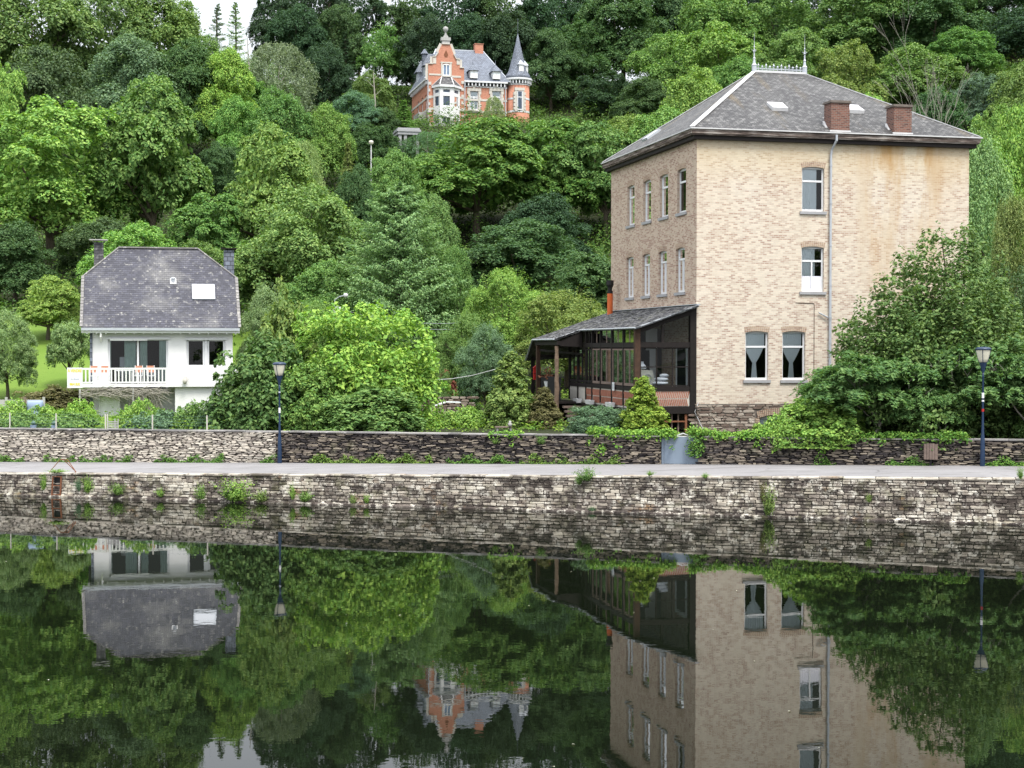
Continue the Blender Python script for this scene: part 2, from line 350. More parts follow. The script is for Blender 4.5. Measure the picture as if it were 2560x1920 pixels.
def build_setting():
    m = MB(); m.poly((-260, -60, 0), (260, -60, 0), (260, y_quay(260)+1, 0), (-260, y_quay(-260)+1, 0))
    tag(m.build("water", M['water'], fix=False), kind='structure')
    m = MB()                                                # near the quay edge the path runs level across, rising to the right
    xs = [-90 + i*5 for i in range(37)]
    for a, b in zip(xs, xs[1:]):
        m.poly((a, y_quay(a)+.42, path_z(a)), (b, y_quay(b)+.42, path_z(b)), (b, y_wall(b)+.3, path_z(b)+.02), (a, y_wall(a)+.3, path_z(a)+.02))
    tag(m.build("path", M['path'], fix=False), kind='structure')
    # terrain sheet
    X = np.concatenate([np.linspace(-400, -110, 14), np.linspace(-100, 110, 85), np.linspace(120, 400, 14)])
    Y = np.concatenate([np.array([0.0]), np.arange(6, 240, 2.6), np.linspace(242, 330, 22), np.linspace(345, 900, 12)])
    vs = []; fs = []
    for iy, yy in enumerate(Y):
        for xx in X:
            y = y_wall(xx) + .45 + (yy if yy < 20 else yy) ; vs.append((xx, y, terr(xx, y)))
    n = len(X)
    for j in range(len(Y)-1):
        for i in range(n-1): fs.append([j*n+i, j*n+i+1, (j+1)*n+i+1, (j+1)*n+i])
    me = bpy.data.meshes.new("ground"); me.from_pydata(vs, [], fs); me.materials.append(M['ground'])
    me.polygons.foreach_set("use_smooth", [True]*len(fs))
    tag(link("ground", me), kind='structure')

def stone_run(m, rng, L, z_lo, z_hi, hmin, hmax, wmin, wmax, proud, jit, pfun, tonefun, gap=.012, slope=None, lens=.12):
    """courses of irregular stones along a wall; pfun(s, depth, z) gives the point, s along the wall, depth in front of its face"""
    z = z_lo
    while z < z_hi - .02:
        h = rng.uniform(hmin, hmax); s = -rng.uniform(0, wmax)
        while s < L:
            wd = rng.uniform(wmin, wmax) * (1.5 if rng.random() < .12 else 1)
            hh = h * rng.uniform(.75, 1.12); ti = rng.uniform(-1, 1)*jit; pr = proud * rng.uniform(.25, 1)
            zt = z_hi if slope is None else slope(s)
            if z + hh*.5 < zt and s + wd > 0:
                z0, z1 = z, min(z + hh, zt + .005)
                c = rng.uniform(.12, .3)
                a0, a1 = s + gap, s + wd - gap
                w4 = (a1-a0)*lens*1.6; r = rng.random; zm = lambda: z0 + (z1-z0)*rng.uniform(.35, .7); e = gap*.6
                front = [(a0, zm()+ti), (a0+w4*r(), z0+e+ti*r()), (a1-w4*r(), z0+e-ti*r()), (a1, zm()-ti), (a1-w4*r()*1.2, z1-e-ti*r()), (a0+w4*r()*1.2, z1-e+ti*r())]
                ins = [(x + (.5*(a0+a1)-x)*.10, zz + (.5*(z0+z1)-zz)*.25) for x, zz in front]
                m.tone = tonefun(s, z, rng); N_ = 6
                b = [pfun(x, -.04, zz) for x, zz in front]; f = [pfun(x, pr*.7, zz) for x, zz in front]; g = [pfun(x, pr + rng.uniform(-.008, .008), zz) for x, zz in ins]
                m.add(b + f + g, [list(range(12, 18))] + [[i, (i+1) % N_, N_+(i+1) % N_, N_+i] for i in range(N_)] + [[N_+i, N_+(i+1) % N_, 12+(i+1) % N_, 12+i] for i in range(N_)])
            s += wd
        z += h

def run_frame(A, B):
    d = (B - A).normalized(); n = Vector((d.y, -d.x))        # towards the river
    return d, n
def build_quay():
    rng = random.Random(5)
    root = empty("quay_wall", (QA.x, QA.y, 0), 0, "stained rubble stone quay wall along the river, rising to the right", "wall")
    d, n = run_frame(QA, QB); t0 = -14.0; L = (QB-QA).length + 26
    def pf(s, dep, z):
        bat = .10*max(0, (1.6 - z))*.5
        p = d*(s+t0) + n*(dep + bat); return Vector((p.x, p.y, z))
    xs = lambda s: QA.x + d.x*(s+t0)
    core = MB()
    N = 30
    for i in range(N):
        s0, s1 = L*i/N, L*(i+1)/N; z0, z1 = path_z(xs(s0))-.09, path_z(xs(s1))-.09
        core.hexa([pf(s0, -.03, -.8), pf(s1, -.03, -.8), pf(s1, -.6, -.8), pf(s0, -.6, -.8)], [pf(s0, -.03, z0), pf(s1, -.03, z1), pf(s1, -.6, z1), pf(s0, -.6, z0)])
    core.build("joint", M['mortar_pale'], root)
    m = MB()
    def tf(s, z, r):
        patch = .5 + .35*sin(s*.33 + 1.0) * cos(z*2.1 + s*.21) + .22*sin(s*1.1+z*4)
        if z < .10: return .05 + .3*r.random()
        return max(0, min(1, patch*.40 + r.random()*.75 - .05))
    stone_run(m, rng, L, -.12, 2.2, .085, .155, .16, .46, .05, .006, pf, tf, .009, lambda s: path_z(xs(s)) - .07, lens=.05)
    m.build("stone", M['quay'], root, fix=False)
    c = MB(); s = 0
    while s < L:
        wd = rng.uniform(.7, 1.25); c.tone = rng.random(); g = .008; dz = rng.uniform(-.018, .012); ov = rng.uniform(.02, .07)
        z0, z1 = path_z(xs(s)) + .012 + dz, path_z(xs(s+wd)) + .012 + dz
        c.hexa([pf(s+g, ov, z0-.08), pf(s+wd-g, ov+.01, z1-.08), pf(s+wd-g, -.44, z1-.08), pf(s+g, -.44, z0-.08)], [pf(s+g, ov, z0), pf(s+wd-g, ov+.01, z1), pf(s+wd-g, -.44, z1), pf(s+g, -.44, z0)])
        s += wd
    c.build("coping", M['quay_cope'], root, bevel=.02)
    f = MB(); s = 0                                          # footing ledge at the waterline
    while s < L:
        wd = rng.uniform(.6, 1.4); f.tone = rng.random()*.22
        f.hexa([pf(s+.01, .16, -.5), pf(s+wd-.01, .16, -.5), pf(s+wd-.01, -.03, -.5), pf(s+.01, -.03, -.5)], [pf(s+.01, .15, .05+rng.random()*.03), pf(s+wd-.01, .15, .05), pf(s+wd-.01, -.03, .1), pf(s+.01, -.03, .1)])
        s += wd
    f.build("footing", M['quay'], root)

def garden_wall(s0, s1, label, pale_until):
    rng = random.Random(int(s0*10)+40); d, n = run_frame(WA, WB)
    P0 = WA + d*s0
    root = empty("garden_wall", (P0.x, P0.y, 0), 0, label, "wall")
    L = s1 - s0; xs = lambda s: P0.x + d.x*s
    def pf(s, dep, z): p = d*s + n*dep; return Vector((p.x, p.y, z))
    core = MB(); N = max(2, int(L/2))
    for i in range(N):
        a, b = L*i/N, L*(i+1)/N; za, zb = walltop(xs(a))-.05, walltop(xs(b))-.05
        core.hexa([pf(a, -.035, .4), pf(b, -.035, .4), pf(b, -.45, .4), pf(a, -.45, .4)], [pf(a, -.035, za), pf(b, -.035, zb), pf(b, -.45, zb), pf(a, -.45, za)])
    core.build("joint", M['mortar_dark'], root)
    for mat, lo, hi, nm in (('slate_pale', -1, pale_until, "pale_stone"), ('slate_wall', pale_until, L+1, "dark_stone")):
        lo, hi = max(lo, 0), min(hi, L)
        if hi - lo < .3: continue
        m = MB()
        pf2 = lambda s, dep, z: pf(min(s+lo, hi), dep, z)
        stone_run(m, rng, hi-lo, .45, 2.8, .040, .088, .13, .50, .07, .016, pf2, lambda s, z, r: r.random(), .007, lambda s: walltop(xs(s+lo)) - .06, lens=.22)
        m.build(nm, M[mat], root, fix=False)
    c = MB(); s = 0
    while s < L - .1:
        wd = min(rng.uniform(.5, 1.3), L - s); c.tone = rng.random(); dz = rng.uniform(-.01, .012); g = .006; ov = rng.uniform(.05, .10)
        z0, z1 = walltop(xs(s)) + dz, walltop(xs(s+wd)) + dz
        c.hexa([pf(s+g, ov, z0-.05), pf(s+wd-g, ov, z1-.05), pf(s+wd-g, -.5, z1-.05), pf(s+g, -.5, z0-.05)], [pf(s+g, ov, z0), pf(s+wd-g, ov, z1), pf(s+wd-g, -.5, z1), pf(s+g, -.5, z0)])
        s += wd
    c.build("cap_stone", M['cap'], root)
    return root
def wall_s(px):                                             # distance along the garden wall of an image column
    r = ray(px, 1000); k = r.x/r.y; d = (WB-WA).normalized()
    return (k*WA.y - WA.x)/(d.x - k*d.y)
def wall_pt(px, off=0.0):
    d, n = run_frame(WA, WB); p = WA + d*wall_s(px) + n*off; return p
def quay_s(px):
    r = ray(px, 1000); k = r.x/r.y; d = (QB-QA).normalized(); return (k*QA.y - QA.x)/(d.x - k*d.y)
def quay_pt(px, off=0.0):
    d, n = run_frame(QA, QB); p = QA + d*quay_s(px) + n*off; return p
build_setting(); build_quay()
GATE0, GATE1 = wall_s(1653), wall_s(1755)
garden_wall(-14, GATE0, "long dry slate garden wall left of the blue-grey gate, pale towards its left end", wall_s(690)+14)
garden_wall(GATE1, 60, "dark dry slate garden wall between the blue-grey gate and the right edge", 0)
# ------------------------------------------------------------ wall and window builders (local frames: x along, y depth, z up)
def wall_holes(m, P, U, W, z0, z1, holes, reveal=.16, inward=None):
    """P: local point (x,y) of the wall's start, U: 2-D direction along, holes: (a0,a1,z0,z1,rise)"""
    P, U = Vector(P), Vector(U); I = Vector(inward)
    def pt(a, z, dep=0): p = P + U*a + I*dep; return (p.x, p.y, z)
    za = sorted({z0, z1} | {h[2] for h in holes} | {h[3] for h in holes}); xa = sorted({0, W} | {h[0] for h in holes} | {h[1] for h in holes})
    for x0, x1 in zip(xa, xa[1:]):
        for q0, q1 in zip(za, za[1:]):
            xc, zc = (x0+x1)/2, (q0+q1)/2
            if any(h[0] < xc < h[1] and h[2] < zc < h[3] for h in holes): continue
            m.poly(pt(x0, q0), pt(x1, q0), pt(x1, q1), pt(x0, q1))
    for a0, a1, b0, b1, rise in holes:
        top = [(a0 + (a1-a0)*i/8, b1 - rise*(2*i/8-1)**2) for i in range(9)]
        if rise > 0:
            m.add([pt(a0, b1)] + [pt(*t) for t in top[:5]], [[0, i+1, i+2][::-1] for i in range(4)])
            m.add([pt(a1, b1)] + [pt(*t) for t in top[4:]], [[0, i+1, i+2][::-1] for i in range(4)])
        ring = [(a0, b0)] + [(a1, b0)] + top[::-1]
        for (x0, q0), (x1, q1) in zip(ring, ring[1:] + ring[:1]): m.poly(pt(x0, q0), pt(x1, q1), pt(x1, q1, reveal), pt(x0, q0, reveal))
def arch_band(m, P, U, O, h, thick=.24, proud=.004, side=.10):
    P, U, O = Vector(P), Vector(U), Vector(O); a0, a1, b0, b1, rise = h
    a0 -= side*.3; a1 += side*.3
    def pt(a, z, dep): p = P + U*a + O*dep; return (p.x, p.y, z)
    n = max(7, int((a1-a0)/.085))
    for i in range(n):
        f0, f1 = i/n + .006, (i+1)/n - .006; mid = (f0+f1)/2-.5
        q = lambda f: b1 - rise*(2*f-1)**2
        x0, x1 = a0+(a1-a0)*f0, a0+(a1-a0)*f1; sp = mid*.10
        m.tone = random.random()
        A = [pt(x0, q(f0)+.004, -.01), pt(x1, q(f1)+.004, -.01), pt(x1+sp, q(f1)+thick, -.01), pt(x0+sp, q(f0)+thick, -.01)]
        B = [pt(x0, q(f0)+.004, proud), pt(x1, q(f1)+.004, proud), pt(x1+sp, q(f1)+thick, proud), pt(x0+sp, q(f0)+thick, proud)]
        m.hexa(A, B)
def window(root, P, U, I, h, mat='upvc', fw=.075, inset=.12, transom=.68, mull=False, curtain=None, sill=True, name="window", cols=None, glass='glass', label=None, sillmat='sill'):
    """frame mesh under root with pane, curtain and sill as its children"""
    P, U, I = Vector(P), Vector(U), Vector(I); a0, a1, b0, b1, rise = h
    def bx(m, x0, x1, z0, z1, d0, d1):
        ps = [P + U*x0 + I*d0, P + U*x1 + I*d0, P + U*x1 + I*d1, P + U*x0 + I*d1]
        m.hexa([(p.x, p.y, z0) for p in ps], [(p.x, p.y, z1) for p in ps])
    def pt(a, z, dep): p = P + U*a + I*dep; return (p.x, p.y, z)
    m = MB(); d0, d1 = inset, inset+.06; ft = b1 - rise
    bx(m, a0, a0+fw, b0, ft, d0, d1); bx(m, a1-fw, a1, b0, ft, d0, d1)
    bx(m, a0+fw, a1-fw, b0, b0+fw*1.3, d0, d1)
    n = 8                                                     # arched head
    for i in range(n):
        f0, f1 = i/n, (i+1)/n; q = lambda f: b1 - rise*(2*f-1)**2
        x0, x1 = a0+(a1-a0)*f0, a0+(a1-a0)*f1
        m.hexa([pt(x0, ft-fw*.4, d0), pt(x1, ft-fw*.4, d0), pt(x1, ft-fw*.4, d1), pt(x0, ft-fw*.4, d1)], [pt(x0, q(f0), d0), pt(x1, q(f1), d0), pt(x1, q(f1), d1), pt(x0, q(f0), d1)])
    zt = None
    if transom: zt = b0 + (b1-b0)*transom; bx(m, a0+fw, a1-fw, zt, zt+fw*1.15, d0-.008, d1)
    ztop = zt if zt else ft - fw*.4
    if mull: bx(m, (a0+a1)/2-fw*.45, (a0+a1)/2+fw*.45, b0+fw*1.3, ztop, d0-.004, d1)
    for c in cols or []: bx(m, a0+(a1-a0)*c-fw*.5, a0+(a1-a0)*c+fw*.5, b0+fw*1.3, ft-fw*.4, d0-.004, d1)
    fr = m.build(name, M[mat], root)
    if label: fr['label'] = label
    g = MB(); g.poly(pt(a0+.01, b0+.01, d0+.035), pt(a1-.01, b0+.01, d0+.035), pt(a1-.01, ft, d0+.035), pt(a0+.01, ft, d0+.035))
    g.build("pane", M[glass], fr)
    if curtain: curtain_mesh(fr, pt, a0, a1, b0, ft, zt, inset+.065, curtain)
    if sill:
        s = MB(); bx(s, a0-.10, a1+.10, b0-.13, b0-.003, -.07, inset+.01); s.build("sill", M[sillmat], fr)
    return fr
def curtain_mesh(fr, pt, a0, a1, b0, b1, zt, d, kind):
    m = MB(); w_ = a1-a0; mat = 'curtain'
    def strip(lo, hi, z0, z1, n=26, amp=.03, k=9):           # lo,hi: functions of t (0 bottom..1 top)
        R = 12; vs = []; fs = []
        for r in range(R+1):
            t = r/R; l, h_ = lo(t), hi(t); z = z0 + (z1-z0)*t
            for i in range(n+1):
                f = i/n; vs.append(pt(a0 + w_*(l+(h_-l)*f), z, d + .5*amp*sin(f*k*2*pi)))
        for r in range(R):
            for i in range(n): fs.append([r*(n+1)+i, r*(n+1)+i+1, (r+1)*(n+1)+i+1, (r+1)*(n+1)+i])
        m.add(vs, fs)
    if kind == 'tied':                                       # gathered to a waist low down, flaring at the top
        g = lambda t: .5 - (.10 + .36*min(1, (t-.34)/.36)**.85 if t > .34 else .10 + .05*(1-t/.34))
        strip(lambda t: g(t)-.03, lambda t: 1-g(t)-.07, b0+.10, b1)
    elif kind == 'left': strip(lambda t: .03, lambda t: .72, b0, b1)
    elif kind == 'lace':
        strip(lambda t: .02, lambda t: .66, b0+.5, b1); m.build("curtain", M['curtain'], fr); m.__init__()
        d -= .05; strip(lambda t: .03, lambda t: .97, b0+.06, b0+(b1-b0)*.36); mat = 'lace'
    elif kind == 'narrow': strip(lambda t: .12, lambda t: .62, b0, zt or b1)
    elif kind == 'full': strip(lambda t: .02, lambda t: .98, b0, b1)
    elif kind == 'doors':
        strip(lambda t: .0, lambda t: .05, b0, b1, 6, .03, 2); strip(lambda t: .27, lambda t: .46, b0, b1, 16, .04, 5); strip(lambda t: .53, lambda t: .65, b0, b1, 12, .04, 4); strip(lambda t: .85, lambda t: .99, b0, b1, 12, .04, 4); mat = 'curtain_green'
    m.build("curtain", M[mat], fr, smooth=True, fix=False)

# ------------------------------------------------------------ the tall brick building
BF = Frame(8.17, 68.2, 13.5); BW, BD, BT, BS = 13.32, 12.79, 15.27, 3.5
def brick_building():
    root = empty("brick_building", BF.o, BF.a, "tall pale brick building with slate hip roof, red chimneys and iron ridge cresting", "building")
    fz = lambda px, py: BF.loc(px, py, 1, 0.0)
    def fh(x0, x1, y0, y1, rise):
        a, b = fz(x0, y1), fz(x1, y0); return (a.x, b.x, a.z, b.z, rise)
    H1 = fh(2004.5, 2061, 418, 528, .07); H2 = fh(2003.5, 2060, 616.5, 729, .07)
    H3 = fh(1863, 1921, 828, 950, .07); H4 = fh(1955.5, 2013.5, 828, 950, .07); HC = fh(1896.7, 1981, 1036, 1083, .16)
    H5 = (8.6, 9.6, H3[2], H3[3], .07)
    sz = lambda px, z: BF.loc(px, 600, 0, 0.0).y
    L = []
    for x0, x1 in ((283, 356), (448, 527), (618, 704), (800, 890)): L.append((sz(1500+x1/4.146, 0), sz(1500+x0/4.146, 0), H1[2], H1[3], .07))
    for x0, x1 in ((274, 347), (440, 517), (607, 692), (788, 879)): L.append((sz(1500+x1/4.146, 0), sz(1500+x0/4.146, 0), H2[2], H2[3], .07))
    ld = (4.2, 5.3, 4.0, 6.3, 0)                              # the white door seen through the porch glazing
    fronts = [H1, H2, H3, H4]
    m = MB()
    wall_holes(m, (0, 0), (1, 0), BW, BS, BT, fronts, .16, (0, 1))
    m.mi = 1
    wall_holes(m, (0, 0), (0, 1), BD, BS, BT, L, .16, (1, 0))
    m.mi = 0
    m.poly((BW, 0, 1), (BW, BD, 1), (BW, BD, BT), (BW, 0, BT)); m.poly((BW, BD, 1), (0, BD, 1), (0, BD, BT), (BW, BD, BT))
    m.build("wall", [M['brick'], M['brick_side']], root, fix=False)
    b = MB()                                                   # rubble plinth, a little proud, made of real stones on both visible faces
    rng = random.Random(3)
    b.tone = .3
    wall_holes(b, (-.03, -.03), (1, 0), BW+.03, 1.2, BS-.02, [(HC[0]+.03, HC[1]+.03, HC[2], HC[3], HC[4])], .2, (0, 1))
    wall_holes(b, (-.03, -.03), (0, 1), BD, 1.2, BS-.02, [], .2, (1, 0))
    b.build("plinth_joint", M['mortar_pale'], root, fix=False)
    b = MB()
    for lo, hi, z0, z1 in ((0, HC[0]-.22, 1.3, BS), (HC[1]+.22, BW, 1.3, BS), (HC[0]-.22, HC[1]+.22, HC[3]+.25, BS)):
        stone_run(b, rng, hi-lo, z0, z1, .06, .15, .14, .6, .05, .02, lambda s, d, z: Vector((min(s, hi-lo)+lo, -.03-d, z)), lambda s, z, r: r.random(), .012)
    stone_run(b, rng, 4, 1.3, BS, .06, .15, .14, .6, .05, .02, lambda s, d, z: Vector((-.03-d, s, z)), lambda s, z, r: r.random(), .012)
    b.build("plinth", M['rubble'], root, fix=False)
    for h in fronts: ar = MB(); arch_band(ar, (0, 0), (1, 0), (0, -1), h); ar.build("brick_arch", M['brick_arch'], root)
    for h in L: ar = MB(); arch_band(ar, (0, 0), (0, 1), (-1, 0), h); ar.build("brick_arch", M['brick_arch'], root)
    ar = MB(); arch_band(ar, (0, -.09), (1, 0), (0, -1), HC, .30, .01, .3)
    for sx in (HC[0]-.2, HC[1]):
        for k in range(9): ar.box(sx, sx+.2, -.10, -.02, HC[3]-.16-.09*(k+1)+.006, HC[3]-.16-.09*k-.006)
    ar.build("brick_arch", M['brick_arch'], root)
    for h, c in ((H1, 'left'), (H2, 'lace'), (H3, 'tied'), (H4, 'tied')):
        window(root, (0, 0), (1, 0), (0, 1), h, transom=.66, mull=(h is H2), curtain=c)
    window(root, (0, -.03), (1, 0), (0, 1), HC, transom=None, cols=(.33, .67), curtain='full', sill=False)
    for i, h in enumerate(L): window(root, (0, 0), (0, 1), (1, 0), h, transom=.68 if i < 4 else .72, mull=(i >= 4), curtain=None if i < 4 else 'full')
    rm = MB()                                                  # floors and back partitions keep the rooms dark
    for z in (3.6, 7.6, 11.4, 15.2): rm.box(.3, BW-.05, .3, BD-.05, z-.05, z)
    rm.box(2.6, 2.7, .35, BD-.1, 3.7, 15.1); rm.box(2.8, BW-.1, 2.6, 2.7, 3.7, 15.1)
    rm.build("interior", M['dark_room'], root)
    # cornice in two steps, then the gutter
    def ringbox(m, o0, o1, z0, z1):
        m.box(-o1, BW+o1, -o1, -o0, z0, z1); m.box(-o1, BW+o1, BD+o0, BD+o1, z0, z1); m.box(-o1, -o0, -o0, BD+o0, z0, z1); m.box(BW+o0, BW+o1, -o0, BD+o0, z0, z1)
    c = MB(); ringbox(c, -.02, .24, BT-.06, BT+.17); c.build("soffit", M['timber'], root)
    c = MB(); ringbox(c, -.02, .37, BT+.173, BT+.36); ringbox(c, -.02, .33, BT+.11, BT+.170); c.build("cornice", M['cornice'], root)
    c = MB(); ringbox(c, .27, .44, BT+.363, BT+.41); c.build("gutter", M['white_metal'], root)
    e, zr, ze = .42, 19.53, BT+.40; ua, ub, vr = 5.33, 7.99, 6.4
    A, B, C, D, R0, R1 = (-e, -e, ze), (BW+e, -e, ze), (BW+e, BD+e, ze), (-e, BD+e, ze), (ua, vr, zr), (ub, vr, zr)
    r = MB(); r.poly(A, B, R1, R0); r.poly(B, C, R1); r.poly(C, D, R0, R1); r.poly(D, A, R0)
    r.poly(D, C, B, A)
    rf = r.build("roof", M['slate_big'], root, fix=False)
    hp = MB()
    for p, q in ((A, R0), (B, R1), (C, R1), (D, R0)): p2 = Vector(p).lerp(Vector(q), .01); hp.bar(p2 + Vector((0, 0, .02)), Vector(q)+Vector((0, 0, .02)), .22 if p is A else .11, .04)
    hp.bar(R0, R1, .26, .10); hp.build("hip_flashing", M['white_metal'], rf)
    # cresting with fleurons and two tall finials
    cr = MB(); z0 = zr+.05
    cr.bar((ua+.1, vr, z0+.10), (ub-.1, vr, z0+.10), .05, .03); cr.bar((ua+.1, vr, z0+.02), (ub-.1, vr, z0+.02), .05, .03)
    n = 12
    for i in range(n):
        x = ua + .22 + (ub-ua-.44)*i/(n-1); t = .40 if i % 2 == 0 else .30
        cr.tube([(x, vr, z0), (x, vr, z0+t*.55), (x, vr, z0+t*.7), (x, vr, z0+t*.82), (x, vr, z0+t)], [.018, .018, .05, .018, .004], 6)
        cr.bar((x-.07, vr, z0+.24), (x+.07, vr, z0+.24), .02)
        cr.tube([(x-.1, vr, z0+.10), (x-.05, vr, z0+.17), (x, vr, z0+.13), (x+.05, vr, z0+.17), (x+.1, vr, z0+.10)], .012, 5)
    cr.build("ridge_cresting", M['zinc'], root)
    for x in (ua, ub):
        f = MB(); f.lathe([(.12, 0), (.12, .30), (.14, .33), (.075, .42), (.05, .62), (.075, .66), (.038, .72), (.028, .95), (.065, 1.0), (.028, 1.05), (.018, 1.2), (.042, 1.24), (.014, 1.28), (.009, 1.55), (.003, 1.95)], 10, (x, vr, zr-.02))
        for a in range(4): f.bar((x, vr, zr+1.0), (x+.13*cos(a*pi/2), vr+.13*sin(a*pi/2), zr+1.06), .02)
        f.build("finial", M['zinc'], root, smooth=False)
    ts = (zr-ze)/(vr+e)
    for px0, px1, pyt in ((2063, 2124, 262), (2220, 2279, 272)):
        a, b2 = BF.loc(px0+15, 300, 1, -.24), BF.loc(px1, 300, 1, -.24); zt = BF.loc(px0, pyt, 1, -.28).z
        ch = MB(); ch.box(a.x, b2.x, -.24, .50, ze-.02, zt+.12); cho = ch.build("chimney", M['brick_chim'], root)
        cp = MB(); cp.box(a.x-.06, b2.x+.06, -.30, .56, zt+.12, zt+.19); cp.box(a.x-.03, b2.x+.03, -.27, .53, zt+.193, zt+.23); cp.build("chimney_cap", M['mortar_pale'], cho)
        fl = MB(); fl.prism([(-.02, ze+.2), (1.1, ze+ts*1.1+.38), (1.1, ze+ts*1.1+.50), (-.02, ze+.42)], 'x', b2.x, b2.x+.03); fl.box(a.x-.1, b2.x+.03, -.33, -.29, ze-.0, ze+.12)
        fl.prism([(0, ze+.2), (.4, ze+.38), (.4, ze+.62)], 'x', a.x-.12, a.x-.02); fl.build("chimney_flashing", M['white_metal'], cho)
    for px, py in ((1943, 270), (2133, 276)):                  # roof lights lie on the front slope
        rr = ray(px, py); o = BF.o; c0 = Vector((0, 0, HCAM)); best = None
        for i in range(400):
            v = -e + i*.02; q = BF.loc(px, py, 1, v)
            if q.z <= ze + ts*(v+e): best = q; break
        if not best: continue
        x, v = best.x, best.y; f = lambda dx, dv, up: (x+dx, v+dv - up*ts*.5, ze+ts*(v+dv+e)+up)
        sk = MB(); sk.hexa([f(-.38, -.35, 0), f(.38, -.35, 0), f(.38, .35, 0), f(-.38, .35, 0)], [f(-.38, -.35, .16), f(.38, -.35, .16), f(.38, .35, .12), f(-.38, .35, .12)])
        s_ = sk.build("skylight", M['white_metal'], root); g = MB(); g.poly(f(-.31, -.28, .163), f(.31, -.28, .163), f(.31, .28, .13), f(-.31, .28, .13)); g.build("pane", M['skylight'], s_)
    tl = (zr-ze)/(ua+e)
    f = lambda u, v, up: (u-up*.5, v, ze+tl*(u+e)+up)
    sk = MB(); sk.hexa([f(.6, 8.6, 0), f(1.3, 8.6, 0), f(1.3, 9.5, 0), f(.6, 9.5, 0)], [f(.6, 8.6, .1), f(1.3, 8.6, .1), f(1.3, 9.5, .1), f(.6, 9.5, .1)]); sk.build("skylight", M['zinc'], root)
    dp = fz(2074, 600).x; d = MB()
    d.tube([(dp+.12, -.42, BT+.30), (dp+.12, -.42, BT+.05), (dp+.02, -.14, BT-.35), (dp, -.10, BT-.6), (dp, -.10, 9.1)], .055, 10)
    d.tube([(dp, -.10, 9.1), (dp, -.10, 7.35)], .06, 10); d.tube([(dp, -.10, 7.4), (dp, -.10, 7.2), (dp, -.10, 2.2)], [.085, .062, .062], 10); d.tube([(dp-.55, -.08, 7.6), (dp-.1, -.09, 7.38)], .03, 8)
    for z in (14.2, 12.5, 10.6, 8.8, 6.2, 4.6): d.lathe([(.075, 0), (.075, .05)], 10, (dp, -.10, z))
    d.build("downpipe", M['zinc'], root)
    wv = MB(); x = fz(1700+695/2.0739, 800).x; z1 = fz(2037, 757).z
    wv.tube([(x-.9, -.012, z1), (x-.02, -.012, z1-.03), (x, -.012, z1-.1), (x, -.012, BS+.3)], .012, 5); wv.build("cable", M['timber_brown'], root)
    pp = MB(); q = BF.loc(1746, 1006, 1, -.12); q2 = BF.loc(1737, 1030, 1, -.12); q3 = BF.loc(1757, 1072, 1, -.12)
    pp.tube([q, q2, q3], .018, 6); pp.build("thin_pipe", M['white_metal'], root)
    # the kitchen side behind the porch: white door leaf and dark panel set on the wall
    dk = MB(); dk.box(-.04, -.005, 1.0, 2.6, 3.6, 6.2); dk.build("side_door", M['upvc'], root)
    dk = MB(); dk.box(-.06, -.045, 1.25, 2.35, 3.9, 6.0); dk.build("door_glass", M['dark_room'], root)
brick_building()

